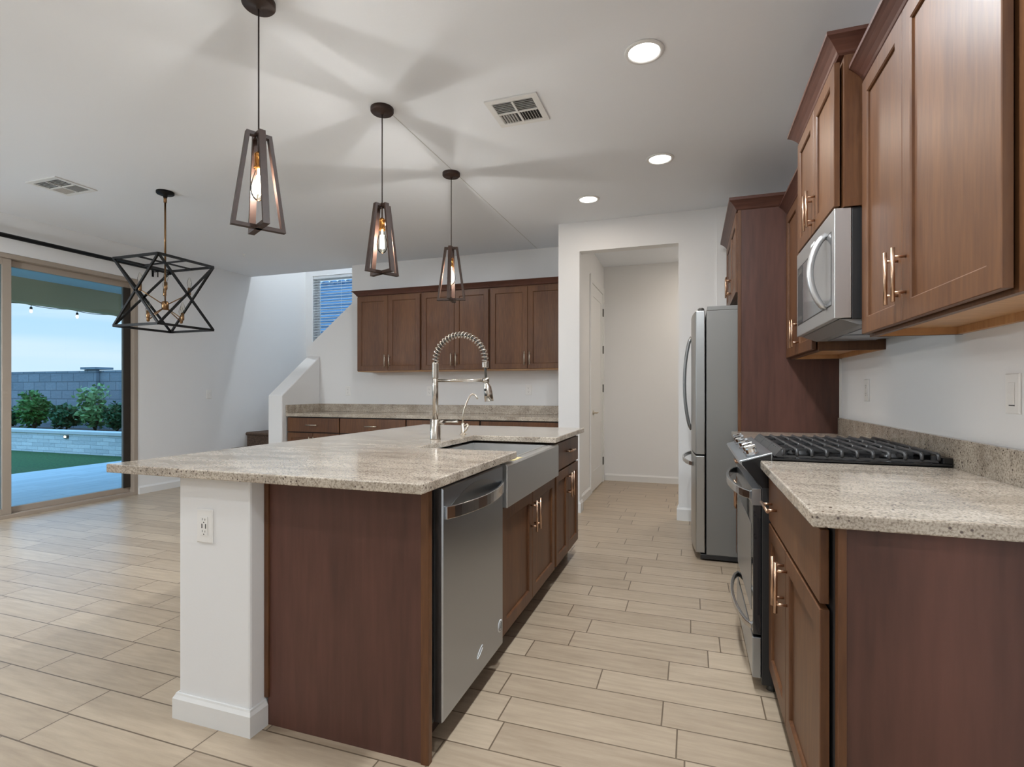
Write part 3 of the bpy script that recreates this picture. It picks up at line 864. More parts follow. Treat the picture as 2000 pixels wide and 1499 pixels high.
# ================================================================== RIGHT RUN
FR = frm('-x', 0.305)      # carcass front of the base cabinets
RY0, RY1, RS0, RS1, RY2 = 1.36, 2.262, 2.270, 3.032, 3.838
t = thing('base_cabinet', 'dark brown drawer and two door base cabinet at the right front corner', 'cabinet', (0.6, 1.8, 0))
MB().box(0.312, RY0 + 0.021, 0.10, XR - 0.002, RY1 - 0.002, 0.880).build('carcass', M['gap'], t)
MB().box(0.330, RY0, 0.0, XR - 0.002, RY0 + 0.02, 0.880).build('side_panel', M['wood_panel'], t, bevel=0.001)
MB().box(0.312, RY0 - 0.006, 0.0, 0.3295, RY0 + 0.02, 0.880).build('edge_stile', M['wood'], t, bevel=0.001)
FB = frm('-x', 0.3045)
d = door_panel('drawer', FB, 1.398, 0.688, 2.250, 0.862, t, shaker=False)
bar_pull(FB, 2.105, 0.765, 0.17, False, d)
for (a, b, hx) in ((1.398, 1.868, 1.90 - 0.06), (1.873, 2.250, 1.905)):
    dd = door_panel('door', FB, a, 0.112, b, 0.674, t)
    bar_pull(FB, hx, 0.565, 0.16, True, dd)
toe_kick(frm('-x', 0.312), RY0 + 0.021, RY1 - 0.002, t)
t = thing('base_cabinet', 'dark brown base cabinet squeezed between the range and the tall refrigerator panel', 'cabinet', (0.6, 3.43, 0))
MB().box(0.312, RS1 + 0.006, 0.10, XR - 0.002, RY2 - 0.002, 0.880).build('carcass', M['gap'], t)
d = door_panel('drawer', FB, 3.05, 0.688, 3.826, 0.862, t, shaker=False); bar_pull(FB, 3.44, 0.765, 0.16, False, d)
for (a, b, hx) in ((3.05, 3.435, 3.405), (3.44, 3.826, 3.47)):
    dd = door_panel('door', FB, a, 0.112, b, 0.674, t); bar_pull(FB, hx, 0.565, 0.16, True, dd)
toe_kick(frm('-x', 0.312), RS1 + 0.006, RY2 - 0.002, t)
# counters and splash
tag(MB().box(0.256, 1.332, ZC - 0.002, XR - 0.0235, RY1 - 0.001, ZT).build('countertop', M['granite'], bevel=0.004), 'near speckled granite countertop on the right, in front of the range', 'countertop')
tag(MB().box(0.256, RS1 + 0.004, ZC - 0.002, XR - 0.0235, RY2 - 0.001, ZT).build('countertop', M['granite'], bevel=0.004), 'far short granite countertop between the range and the refrigerator panel', 'countertop')
tag(MB().box(XR - 0.0225, 1.332, ZC, XR - 0.001, RY2 - 0.001, 1.016).build('backsplash', M['granite'], bevel=0.002), 'low granite backsplash strip along the right wall behind the range', 'backsplash')

# ------------------------------------------------------------------ range
t = thing('gas_range', 'slide-in stainless and black gas range between the right counters', 'range', (0.55, 2.65, 0))
MB().box(0.262, RS0 + 0.002, 0.03, 0.878, RS1 - 0.002, 0.905).build('body', M['black'], t, bevel=0.003)
y0, y1 = RS0 + 0.003, RS1 - 0.001
FO = frm('-x', 0.2605)
mb = MB(); fbox(mb, FO, y0, 0.225, 0.0, y1, 0.735, 0.030); od = mb.build('oven_door', M['ovenglass'], t, bevel=0.003)
mb = MB(); fbox(mb, FO, y0, 0.735, 0.0, y1, 0.80, 0.033); fbox(mb, FO, y0 + 0.06, 0.30, 0.0302, y1 - 0.06, 0.65, 0.0312); mb.build('door_trim', M['steel'], od, bevel=0.002)
def bow_handle(F, ua, ub, w, d0, depth, hh, ww, parent, mat, n=18, drop=0.0):
    pts = []
    for k in range(n + 1):
        a = k / n
        pts.append(F(ua + (ub - ua) * a, w - drop * math.sin(math.pi * a), d0 + depth * math.sin(math.pi * a) ** 0.6))
    mb = MB(); mb.sweep(pts, ww, hh); return mb.build('handle', mat, parent, bevel=0.003)
bow_handle(FO, y0 + 0.02, y1 - 0.02, 0.772, 0.034, 0.062, 0.034, 0.014, od, M['steel_h'])
mb = MB(); fbox(mb, FO, y0, 0.055, 0.0, y1, 0.215, 0.032); dr = mb.build('storage_drawer', M['steel'], t, bevel=0.003)
bow_handle(FO, y0 + 0.05, y1 - 0.05, 0.235, 0.026, 0.052, 0.022, 0.014, dr, M['steel_h'])
# sloped control panel
mb = MB()
pp = [(0.300, 0.945), (0.182, 0.908), (0.178, 0.900), (0.186, 0.893), (0.262, 0.815), (0.300, 0.815)]
mb.prism([(x, y0, z_) for x, z_ in pp], (0, y1 - y0, 0)); cp = mb.build('control_panel', M['steel'], t, bevel=0.002)
mb = MB()
pp = [(0.296, 0.938), (0.190, 0.903), (0.192, 0.892), (0.2625, 0.805), (0.296, 0.805)]
mb.prism([(x, y0 - 0.0015, z_) for x, z_ in pp], (0, 0.0014, 0)); mb.build('side_cap', M['blackgloss'], t)
sl = Vector((0.118, 0, 0.037)).normalized(); nrm = Vector((-sl.z, 0, sl.x))
for k, yy in enumerate((2.345, 2.455, 2.652, 2.85, 2.96)):
    c = Vector((0.236, yy, 0.9265)) + nrm * 0.0005
    mb = MB()
    seg = 20
    def ringp(r, h): return [c + nrm * h + (sl * math.cos(2 * math.pi * q / seg) + Vector((0, 1, 0)) * math.sin(2 * math.pi * q / seg)) * r for q in range(seg)]
    mb.loft([ringp(0.027, 0), ringp(0.027, 0.005), ringp(0.021, 0.007), ringp(0.022, 0.024), ringp(0.020, 0.029)], True, True, smooth=False)
    mb.sweep([c + nrm * 0.033 - sl * 0.020, c + nrm * 0.033 + sl * 0.020], 0.013, 0.010, up=nrm)
    mb.build('knob', M['chrome'], cp, bevel=0.001)
# cooktop
mb = MB(); mb.box(0.301, RS0 - 0.0005, 0.9146, 0.8805, RS1 + 0.0005, 0.925)
ct = mb.build('cooktop', M['blackgloss'], t, bevel=0.003)
for (bx, by, br) in ((0.42, 2.42, 0.045), (0.42, 2.88, 0.05), (0.74, 2.42, 0.04), (0.74, 2.88, 0.045), (0.58, 2.65, 0.04)):
    mb = MB(); mb.lathe([(0, 0.9252), (br, 0.9252), (br * 0.96, 0.934), (br * 0.8, 0.936), (br * 0.8, 0.942), (0, 0.943)], (bx, by, 0), 'z', 24)
    mb.build('burner', M['iron'], ct)
MB().box(0.852, RS0 + 0.004, 0.925, 0.8805, RS1 - 0.004, 0.946).build('rear_vent_trim', M['blackgloss'], t, bevel=0.002)
gx0, gx1 = 0.318, 0.842
for (ga, gb) in ((RS0 + 0.012, RS0 + 0.258), (RS0 + 0.262, RS1 - 0.262), (RS1 - 0.258, RS1 - 0.012)):
    mb = MB()
    n = 10
    for k in range(n + 1):
        x = gx0 + 0.02 + (gx1 - gx0 - 0.02) * k / n
        za, zb = 0.932, 0.957
        pts = [(x, ga + 0.010, za), (x, ga + 0.001, za + 0.008), (x, ga + 0.004, zb - 0.004), (x, ga + 0.016, zb), (x, gb - 0.016, zb), (x, gb - 0.004, zb - 0.004), (x, gb - 0.001, za + 0.008), (x, gb - 0.010, za)]
        mb.tube(pts, 0.0064, 8)
    for yy in (ga + 0.07, (ga + gb) / 2, gb - 0.07):
        mb.bar((gx0 + 0.01, yy, 0.953), (gx1, yy, 0.953), 0.008, 0.009)
    # sloping front shield
    mb.prism([(gx0 - 0.010, ga, 0.930), (gx0 + 0.028, ga, 0.930), (gx0 + 0.028, ga, 0.960), (gx0 + 0.014, ga, 0.960)], (0, gb - ga, 0))
    for yy in (ga + 0.006, gb - 0.006):
        mb.bar((gx0, yy, 0.931), (gx1, yy, 0.931), 0.008, 0.008)
    for x in (gx0 + 0.02, gx1 - 0.01):
        for yy in (ga + 0.02, gb - 0.02):
            mb.box(x - 0.006, yy - 0.006, 0.9253, x + 0.006, yy + 0.006, 0.950)
    mb.build('grate', M['iron'], ct)
for yy in (RS0 + 0.04, RS1 - 0.04):
    mb = MB(); mb.lathe([(0, 0.0005), (0.018, 0.0005), (0.014, 0.012), (0.012, 0.03), (0, 0.03)], (0.30, yy, 0), 'z', 12); mb.build('foot', M['greytrim'], t)

# ------------------------------------------------------------------ refrigerator surround
t = thing('cabinet_side_panel', 'tall dark brown side panel standing between the counter and refrigerator', 'cabinet panel', (0.6, 3.85, 0))
MB().box(0.318, 3.840, 0.0, XR - 0.014, 3.860, 2.40).build('panel', M['wood_panel'], t, bevel=0.001)
MB().box(0.297, 3.838, 0.0, 0.3175, 3.862, 2.40).build('edge_stile', M['wood'], t, bevel=0.001)
MB().box(XR - 0.0135, 3.836, 1.017, XR - 0.001, 3.862, 1.388).build('scribe_strip', M['trim'], t)
t = thing('wall_cabinet', 'dark brown two door cabinet mounted above the refrigerator', 'cabinet', (0.6, 4.35, 1.85))
MB().box(0.305, 3.864, 1.85, XR - 0.002, 4.86, 2.40).build('carcass', M['wood'], t)
for (a, b, hx) in ((3.872, 4.36, 4.33), (4.364, 4.852, 4.395)):
    d = door_panel('door', FR, a, 1.856, b, 2.392, t); bar_pull(FR, hx, 1.98, 0.15, True, d)
crown(frm('-x', 0.0), 3.838, 4.862, 2.4005, -(XR - 0.002), -0.290, t, True, True, height=0.075, proj=0.05)

t = thing('refrigerator', 'stainless bottom freezer refrigerator standing against the pantry wall', 'refrigerator', (0.45, 4.35, 0))
fy0, fy1 = 3.905, 4.81
MB().box(0.100, fy0, 0.045, 0.86, fy1, 1.745).build('cabinet_body', M['fr_side'], t, bevel=0.004)
MB().box(0.06, fy0 + 0.005, 0.012, 0.85, fy1 - 0.005, 0.0445).build('base_grille', M['black'], t, bevel=0.004)
def fdoor(ya, yb, za, zb, nm):
    mb = MB(); n = 10; sec = []
    for k in range(n + 1):
        a = k / n; yy = ya + (yb - ya) * a
        g = (yy - fy0) / (fy1 - fy0)
        bulge = 0.030 * (1 - (2 * g - 1) ** 2)
        sec.append((0.030 - bulge, yy))
    poly = [(x, y, za) for x, y in sec] + [(0.092, yb, za), (0.092, ya, za)]
    mb.prism(poly, (0, 0, zb - za))
    return mb.build(nm, M['steel_fr'], t, bevel=0.006, seg=3)
da = fdoor(fy0, 4.354, 0.742, 1.748, 'door'); db = fdoor(4.360, fy1, 0.742, 1.748, 'door'); dc = fdoor(fy0, fy1, 0.055, 0.732, 'freezer_drawer')
for (yy, par) in ((4.325, da), (4.39, db)):
    pts = []
    for k in range(21):
        a = k / 20
        pts.append((0.002 - 0.052 * math.sin(math.pi * a) ** 0.6, yy, 0.885 + 0.72 * a))
    mb = MB(); mb.tube(pts, 0.012, 12); mb.build('handle', M['fr_handle'], par)
pts = []
for k in range(21):
    a = k / 20
    pts.append((0.012 - 0.020 * math.sin(math.pi * a) - 0.052 * math.sin(math.pi * a) ** 0.55, 3.99 + 0.74 * a, 0.665))
mb = MB(); mb.sweep(pts, 0.012, 0.030); mb.build('handle', M['steel_h'], dc, bevel=0.003)
for ya in (fy0 + 0.03, fy1 - 0.03):
    mb = MB(); mb.lathe([(0, 0), (0.022, 0), (0.022, 0.014), (0.016, 0.02), (0, 0.02)], (0.065, ya, 1.7485), 'z', 16); mb.build('hinge_cap', M['greytrim'], t)
MB().box(0.105, fy0 + 0.002, 1.7455, 0.85, fy1 - 0.002, 1.775).build('top_cover', M['fr_side'], t, bevel=0.003)

# ------------------------------------------------------------------ upper cabinets on the right wall
def upper(name, label, F_at, y0, y1, z0, z1, split, hz, ret0, ret1, door_z0=None, ch=0.07, side_mat='wood'):
    t = thing(name, label, 'cabinet', (0.75, (y0 + y1) / 2, z0))
    F = frm('-x', F_at + 0.02)
    xb = XR - 0.001
    mb = MB()
    x0 = F_at + 0.029
    mb.box(x0, y0, z0 + 0.032, xb, y1, z1)                      # box above the recess
    mb.box(x0, y0, z0, x0 + 0.018, y1, z0 + 0.0319)             # front rail
    mb.box(x0 + 0.018, y0, z0, xb, y0 + 0.014, z0 + 0.0319)
    mb.box(x0 + 0.018, y1 - 0.014, z0, xb, y1, z0 + 0.0319)
    mb.build('carcass', M['wood'], t)
    MB().box(x0 + 0.0185, y0 + 0.0145, z0 + 0.026, xb - 0.019, y1 - 0.0145, z0 + 0.0315).build('underside', M['maple'], t)
    MB().box(xb - 0.0185, y0 + 0.0145, z0 + 0.001, xb, y1 - 0.0145, z0 + 0.0315).build('hanging_rail', M['maple'], t)
    MB().box(x0 + 0.0185, y1 - 0.0165, z0 + 0.001, xb - 0.019, y1 - 0.0143, z0 + 0.0258).build('inner_side', M['maple'], t)
    for (a, b, hx) in ((y0 + 0.022, split - 0.0018, split - 0.032), (split + 0.0018, y1 - 0.012, split + 0.032)):
        d = door_panel('door', F, a, z0 + 0.010, b, z1 - 0.012, t); bar_pull(F, hx, hz, 0.16, True, d)
    crown(frm('-x', 0.0), y0, y1, z1 + 0.0005, -xb, -(F_at + 0.012), t, ret0, ret1, height=ch)
    return t
upper('wall_cabinet', 'large dark brown two door wall cabinet nearest the camera at upper right', 0.597, 1.312, 2.272, 1.385, 2.335, 1.868, 1.53, True, False)
upper('wall_cabinet', 'tall dark brown two door wall cabinet directly above the microwave', 0.515, 2.276, 3.030, 1.880, 2.450, 2.655, 1.99, True, True)
upper('wall_cabinet', 'dark brown wall cabinet left of the microwave, touching the tall refrigerator panel', 0.585, 3.034, 3.836, 1.390, 2.335, 3.435, 1.52, False, False)
# ------------------------------------------------------------------ microwave
t = thing('microwave', 'stainless over-the-range microwave hung under the cabinet above the range', 'microwave', (0.7, 2.65, 1.45))
my0, my1, mz0, mz1 = 2.284, 3.026, 1.462, 1.8785
MB().box(0.572, my0 + 0.002, mz0 - 0.004, XR - 0.002, my1 - 0.002, mz1).build('housing', M['black'], t, bevel=0.002)
Fm = frm('-x', 0.5715)
mb = MB(); fbox(mb, Fm, my0, mz0, 0.0, my1, mz1, 0.058); md = mb.build('door', M['steel_mw'], t, bevel=0.003)
mb = MB(); fbox(mb, Fm, my0 + 0.040, mz0 + 0.053, 0.0581, my1 - 0.026, mz1 - 0.075, 0.0586); mb.build('window_seal', M['black'], md)
mb = MB(); fbox(mb, Fm, my0 + 0.045, mz0 + 0.058, 0.0582, my1 - 0.030, mz1 - 0.080, 0.0594); wv = mb.build('window', M['micro_win'], md)
mb = MB(); fbox(mb, Fm, my1 - 0.155, mz0 + 0.060, 0.0595, my1 - 0.034, mz1 - 0.083, 0.0604); mb.build('control_strip', M['micro_dark'], md)
mb = MB(); fbox(mb, Fm, my1 - 0.145, mz1 - 0.115, 0.0605, my1 - 0.05, mz1 - 0.092, 0.0608); mb.build('display', M['greytrim'], md)
mb = MB(); fbox(mb, Fm, my1 - 0.145, mz0 + 0.075, 0.0605, my1 - 0.05, mz0 + 0.092, 0.0608); mb.build('key_pad', M['greytrim'], md)
mb = MB(); fbox(mb, Fm, my0 + 0.33, mz1 - 0.045, 0.0582, my0 + 0.41, mz1 - 0.034, 0.0588); mb.build('maker_emblem', M['sticker'], md)
pts = []
for k in range(21):
    a = k / 20
    pts.append(Fm(my0 + 0.125, mz0 + 0.055 + 0.295 * a, 0.058 + 0.058 * math.sin(math.pi * a) ** 0.65))
mb = MB(); mb.tube(pts, 0.013, 14); mb.build('handle', M['steel_mw'], md)
mb = MB()
mb.prism([(0.535, my0 + 0.01, mz0 - 0.002), (XR - 0.01, my0 + 0.01, mz0 - 0.0045), (XR - 0.01, my0 + 0.01, mz0 - 0.022), (0.60, my0 + 0.01, mz0 - 0.028)], (0, my1 - my0 - 0.02, 0))
mb.build('vent_underside', M['filter'], t, bevel=0.002)
for ya in (my0 + 0.06, my0 + 0.40):
    mb = MB(); mb.box(0.64, ya, mz0 - 0.031, 0.84, ya + 0.28, mz0 - 0.0255); mb.build('grease_filter', M['steel'], t)

# ================================================================== NOOK
FN = frm('-y', 5.52)
units_u = [(-3.888, -3.006), (-3.003, -2.143), (-2.140, -1.246)]
lab_u = ['leftmost dark brown wall cabinet of the nook, next to the stair window',
         'middle dark brown wall cabinet of the nook, behind the hanging pendant and faucet arch',
         'rightmost dark brown wall cabinet of the nook, touching the pantry wall']
for i, (a, b) in enumerate(units_u):
    t = thing('wall_cabinet', lab_u[i], 'cabinet', ((a + b) / 2, 5.68, 1.42), 'wall cabinets over the nook counter')
    MB().box(a, 5.521, 1.435, b, YK - 0.001, 2.345).build('carcass', M['wood'], t)
    MB().box(a + 0.002, 5.523, 1.421, b - 0.002, YK - 0.001, 1.4345).build('underside', M['maple'], t)
    s = (a + b) / 2
    for (p, q, hx) in ((a + 0.010, s - 0.002, s - 0.030), (s + 0.002, b - 0.010, s + 0.030)):
        d = door_panel('door', FN, p, 1.430, q, 2.330, t); bar_pull(FN, hx, 1.545, 0.15, True, d, mat=M['nickel'])
    crown(frm('-y', 0.0), a, b, 2.3455, -(YK - 0.001), -5.512, t, i == 0, False, height=0.06, proj=0.05)
FNB = frm('-y', 5.242)
units_b = [(-4.695, -3.930), (-3.928, -3.040), (-3.038, -2.142), (-2.140, -1.246)]
lab_b = ['leftmost dark brown drawer base cabinet of the nook beside the sloped stair wall',
         'second dark brown drawer base cabinet of the nook from the stair wall',
         'third nook base cabinet, mostly hidden behind the island faucet',
         'rightmost nook base cabinet by the pantry wall, mostly hidden behind the island']
for i, (a, b) in enumerate(units_b):
    t = thing('base_cabinet', lab_b[i], 'cabinet', ((a + b) / 2, 5.54, 0), 'base cabinets under the nook counter')
    MB().box(a, 5.243, 0.10, b, YK - 0.001, 0.8725).build('carcass', M['gap'], t)
    s = (a + b) / 2
    d = door_panel('drawer', FNB, a + 0.008, 0.690, b - 0.008, 0.860, t, shaker=False); bar_pull(FNB, s, 0.775, 0.16, False, d, mat=M['nickel'])
    for (p, q, hx) in ((a + 0.008, s - 0.002, s - 0.03), (s + 0.002, b - 0.008, s + 0.03)):
        d = door_panel('door', FNB, p, 0.112, q, 0.678, t); bar_pull(FNB, hx, 0.56, 0.15, True, d, mat=M['nickel'])
    toe_kick(frm('-y', 5.243), a, b, t)
t = thing('nook_countertop', 'granite countertop with low backsplash along the nook under the wall cabinets', 'countertop', (-3, 5.5, 0.873))
MB().box(-4.707, 5.215, 0.8735, -1.243, YK - 0.001, 0.914).build('slab', M['granite'], t, bevel=0.003)
MB().box(-4.707, YK - 0.022, 0.9145, -1.243, YK - 0.001, 1.016).build('backsplash', M['granite'], t, bevel=0.002)
MB().box(-4.7085, 5.215, 0.9145, -4.687, YK - 0.0225, 1.016).build('side_splash', M['granite'], t, bevel=0.002)

# ================================================================== CEILING FIXTURES
def downlight(x, y, label, CEIL=CEIL, power=CAN_W, color=CAN_COL):
    t = thing('recessed_light', label, 'ceiling light', (x, y, CEIL), 'recessed lights in the ceiling')
    mb = MB(); mb.lathe([(0.074, -0.001), (0.096, -0.001), (0.094, -0.006), (0.078, -0.009), (0.074, -0.004)], (x, y, CEIL), 'z', 36, caps=False); mb.build('trim_ring', M['trim'], t)
    mb = MB(); mb.lathe([(0, -0.001), (0.074, -0.001), (0.072, -0.004), (0, -0.005)], (x, y, CEIL), 'z', 36); mb.build('lens', M['lens'], t)
    ld = bpy.data.lights.new('recessed_lamp', 'AREA'); ld.shape = 'DISK'; ld.size = 0.14; ld.energy = power; ld.color = color
    lo = bpy.data.objects.new('recessed_lamp', ld); COL.objects.link(lo); lo.parent = t; lo.location = (0, 0, -0.012)
    return t
downlight(-0.216, 2.619, 'nearest and largest round recessed light, left of the tall cabinet crown', power=18.0)
downlight(-0.209, 3.861, 'middle round recessed light, above the aisle in front of the range', power=3.5, color=(1.0, 0.88, 0.76))
downlight(-0.834, 4.477, 'round recessed light above the hall opening, nearest the pantry wall', power=2.0, color=(1.0, 0.86, 0.72))
downlight(-2.89, 4.46, 'round recessed light seen through the middle pendant frame', power=8.0)
for x, y, pw in ((-0.21, 1.35, 24), (-0.21, 0.0, 12), (-0.21, -1.4, 8), (-3.2, 0.6, 12), (-3.2, -1.2, 8), (-4.8, -1.2, 8), (-1.7, -3.0, 8), (-4.2, -3.0, 8)):  # extra ceiling lamps added to brighten the room, none in view
    downlight(x, y, 'added round recessed fill light in the ceiling, out of view', power=pw)
hl = downlight(0.35, 6.2, 'added round recessed fill light in the hall ceiling, unseen behind the pantry wall')  # lamp added to brighten the hall, hidden from view
for c in hl.children:
    if c.type == 'LIGHT':
        c.data.energy = HALL_FILL_W; c.data.color = (1.0, 0.88, 0.74)

sl_ = downlight(-4.6, 6.55, 'added round recessed fill light high over the stairwell, out of view', 5.2)  # lamp added to brighten the stairwell, never in view
for c in sl_.children:
    if c.type == 'LIGHT':
        c.data.energy = 34.0; c.data.color = (0.86, 0.94, 1.0)
# globe lamp added to fill the room with light, unseen left of the view
for x, y, gw in ((-5.2, 1.2, 3.0),):
    M['globe'] = emit('fill_globe_glow', FILL_GLOBE_COL, gw * FILL_GLOBE_W / (math.pi * 4 * math.pi * 0.15 ** 2))
    t = thing('fill_globe', 'added metal capped globe fill lamp, out of view at left', 'pendant light', (x, y, CEIL), 'added fill lamps')
    mb = MB(); mb.lathe([(0, -0.0006), (0.06, -0.0006), (0.06, -0.02), (0.01, -0.03), (0.006, -0.70), (0, -0.70)], (x, y, CEIL), 'z', 20); mb.build('stem', M['nickel'], t)
    mb = MB(); mb.lathe([(0.15 * math.sin(a), -0.85 + 0.15 * math.cos(a)) for a in [math.pi * k / 20 for k in range(9, 21)]], (x, y, CEIL), 'z', 32, caps=False); mb.build('globe', M['globe'], t)
    mb = MB(); mb.lathe([(0.03, -0.69)] + [(0.162 * math.sin(a), -0.85 + 0.162 * math.cos(a)) for a in [math.pi * k / 20 for k in range(1, 12)]] + [(0.158, -0.872)], (x, y, CEIL), 'z', 32, caps=False); mb.build('uplight_shield', M['nickel'], t)  # opaque cap added to keep the fill light off the ceiling
# vents
def vent(x0, y0, x1, y1, label):
    t = thing('ceiling_vent', label, 'vent', ((x0 + x1) / 2, (y0 + y1) / 2, CEIL))
    mb = MB(); f = 0.035
    for b in ((x0, y0, x1, y0 + f), (x0, y1 - f, x1, y1), (x0, y0 + f, x0 + f, y1 - f), (x1 - f, y0 + f, x1, y1 - f)):
        mb.box(b[0], b[1], CEIL - 0.009, b[2], b[3], CEIL - 0.0008)
    xm, ym = (x0 + x1) / 2, (y0 + y1) / 2
    mb.box(xm - 0.006, y0 + f, CEIL - 0.012, xm + 0.006, y1 - f, CEIL - 0.003)
    mb.box(x0 + f, ym - 0.006, CEIL - 0.012, xm - 0.006, ym + 0.006, CEIL - 0.003); mb.box(xm + 0.006, ym - 0.006, CEIL - 0.012, x1 - f, ym + 0.006, CEIL - 0.003)
    mb.build('frame', M['trim'], t, bevel=0.001)
    MB().box(x0 + f, y0 + f, CEIL - 0.0018, x1 - f, y1 - f, CEIL - 0.0008).build('duct_opening', M['slot'], t)
    mb = MB(); g = 0.010
    # near half louvres run along x, far half louvres run along y
    y = y0 + f + 0.008
    while y < ym - 0.014:
        for a, b in ((x0 + f, xm - 0.007), (xm + 0.007, x1 - f)):
            mb.prism([(a, y, CEIL - 0.0025), (a, y + 0.002, CEIL - 0.0025), (a, y - 0.004, CEIL - 0.011), (a, y - 0.006, CEIL - 0.011)], (b - a, 0, 0))
        y += 0.017
    for a, b, sgn in ((x0 + f, xm - 0.007, -1), (xm + 0.007, x1 - f, 1)):
        x = a + 0.008
        while x < b - 0.012:
            q = [(x, CEIL - 0.0025), (x + 0.002, CEIL - 0.0025), (x + 0.002 + sgn * 0.004, CEIL - 0.011), (x + sgn * 0.004, CEIL - 0.011)]
            mb.prism([(xx, ym + 0.007, zz) for xx, zz in q], (0, y1 - f - ym - 0.012, 0))
            x += 0.017
    mb.build('louvers', M['trim'], t)
    return t
vent(-1.115, 2.776, -0.806, 3.078, 'white square ceiling vent above the kitchen aisle, right of the pendants')
vent(-4.95, 2.68, -4.60, 2.985, 'white ceiling vent at upper left, above the patio door side')
# small ceiling hook
t = MB(); t.lathe([(0, -0.0006), (0.016, -0.0006), (0.016, -0.004), (0.006, -0.006), (0.005, -0.02), (0, -0.021)], (-5.09, 4.95, CEIL), 'z', 16)
t.tube([(-5.105, 4.95, CEIL - 0.022), (-5.075, 4.95, CEIL - 0.022)], 0.004, 8)
tag(t.build('fire_sprinkler', M['plate']), 'tiny white sprinkler head in the ceiling near the far left corner', 'sprinkler')

# ------------------------------------------------------------------ pendants (built about the cord axis, origin on the ceiling)
def make_pendant(loc, ang, label):
    t = thing('pendant_light', label, 'pendant light', loc, 'open frame pendants over the island')
    X0, Y0, Z0 = loc
    def W(r, z, a, off=0.0):   # in the frame plane at angle a
        return Vector((X0 + r * math.cos(a) - off * math.sin(a), Y0 + r * math.sin(a) + off * math.cos(a), Z0 + z))
    mb = MB(); mb.lathe([(0, -0.0006), (0.066, -0.0006), (0.066, -0.020), (0.060, -0.027), (0.012, -0.029), (0.010, -0.036), (0, -0.036)], loc, 'z', 32); mb.build('canopy', M['orb'], t)
    mb = MB(); mb.tube([(X0, Y0, Z0 - 0.036), (X0, Y0, Z0 - 0.556)], 0.0032, 8); mb.build('cord', M['cord'], t)
    zt, zb, rt, rb = -0.560, -0.962, 0.050, 0.108
    th, dp = 0.015, 0.026
    for k, a in enumerate((ang, ang + math.pi / 2)):
        dz = 0.0 if k == 0 else 0.0
        mb = MB()
        def ring(off): return [W(-rt, zt, a, off), W(rt, zt, a, off), W(rb, zb, a, off), W(-rb, zb, a, off)]
        def ringi(off):
            s = (rb - rt) / (zt - zb); ti, bi = zt - th, zb + th
            ri_t = rt + s * (zt - ti) - th; ri_b = rb - s * (bi - zb) - th
            return [W(-ri_t, ti, a, off), W(ri_t, ti, a, off), W(ri_b, bi, a, off), W(-ri_b, bi, a, off)]
        o1, o2, i1, i2 = ring(-dp / 2), ring(dp / 2), ringi(-dp / 2), ringi(dp / 2)
        V = [[mb.bm.verts.new(p) for p in r] for r in (o1, o2, i2, i1)]
        for q in range(4):
            A, B = V[q], V[(q + 1) % 4]
            for j in range(4):
                mb.bm.faces.new((A[j], A[(j + 1) % 4], B[(j + 1) % 4], B[j]))
        mb.build('frame', M['orb'], t)
    mb = MB(); mb.lathe([(0, -0.552), (0.010, -0.552), (0.010, -0.578), (0.004, -0.585), (0.004, -0.640), (0, -0.640)], loc, 'z', 14); mb.build('stem', M['orb'], t)
    mb = MB(); mb.lathe([(0, -0.636), (0.009, -0.638), (0.017, -0.646), (0.018, -0.652), (0.0165, -0.655), (0.0175, -0.700), (0.020, -0.702), (0.019, -0.710), (0, -0.710)], loc, 'z', 24); mb.build('socket', M['brass'], t)
    mb = MB(); mb.lathe([(0.013, -0.7095), (0.0145, -0.722), (0.022, -0.745), (0.030, -0.775), (0.032, -0.795), (0.028, -0.818), (0.018, -0.836), (0.006, -0.843), (0.0005, -0.844)], loc, 'z', 28, caps=False)
    b = mb.build('bulb', M['bulb'], t)
    mb = MB()
    for k in range(4):
        a = ang + math.pi / 4 + k * math.pi / 2
        mb.tube([W(0.008, -0.738, a), W(0.0105, -0.815, a)], 0.0034, 8)
    mb.tube([W(0, -0.7105, 0), W(0, -0.738, 0)], 0.004, 8)
    mb.build('filament', M['filament'], b)
    ld = bpy.data.lights.new('pendant_lamp', 'POINT'); ld.energy = PEND_W; ld.color = PEND_COL; ld.shadow_soft_size = 0.010
    lo = bpy.data.objects.new('pendant_lamp', ld); COL.objects.link(lo); lo.parent = t; lo.location = (0, 0, -0.776)
    return t
p1 = make_pendant((-1.725, 1.755, CEIL), math.radians(60.5), 'nearest hanging pendant with open tapered bronze frame and lit bulb')
p2 = make_pendant((-1.702, 2.655, CEIL), math.radians(66), 'middle of the three tapered frame pendants, over the island center')
p3 = make_pendant((-1.713, 3.61, CEIL), math.radians(14), 'farthest tapered frame pendant, hanging before the nook wall cabinets')

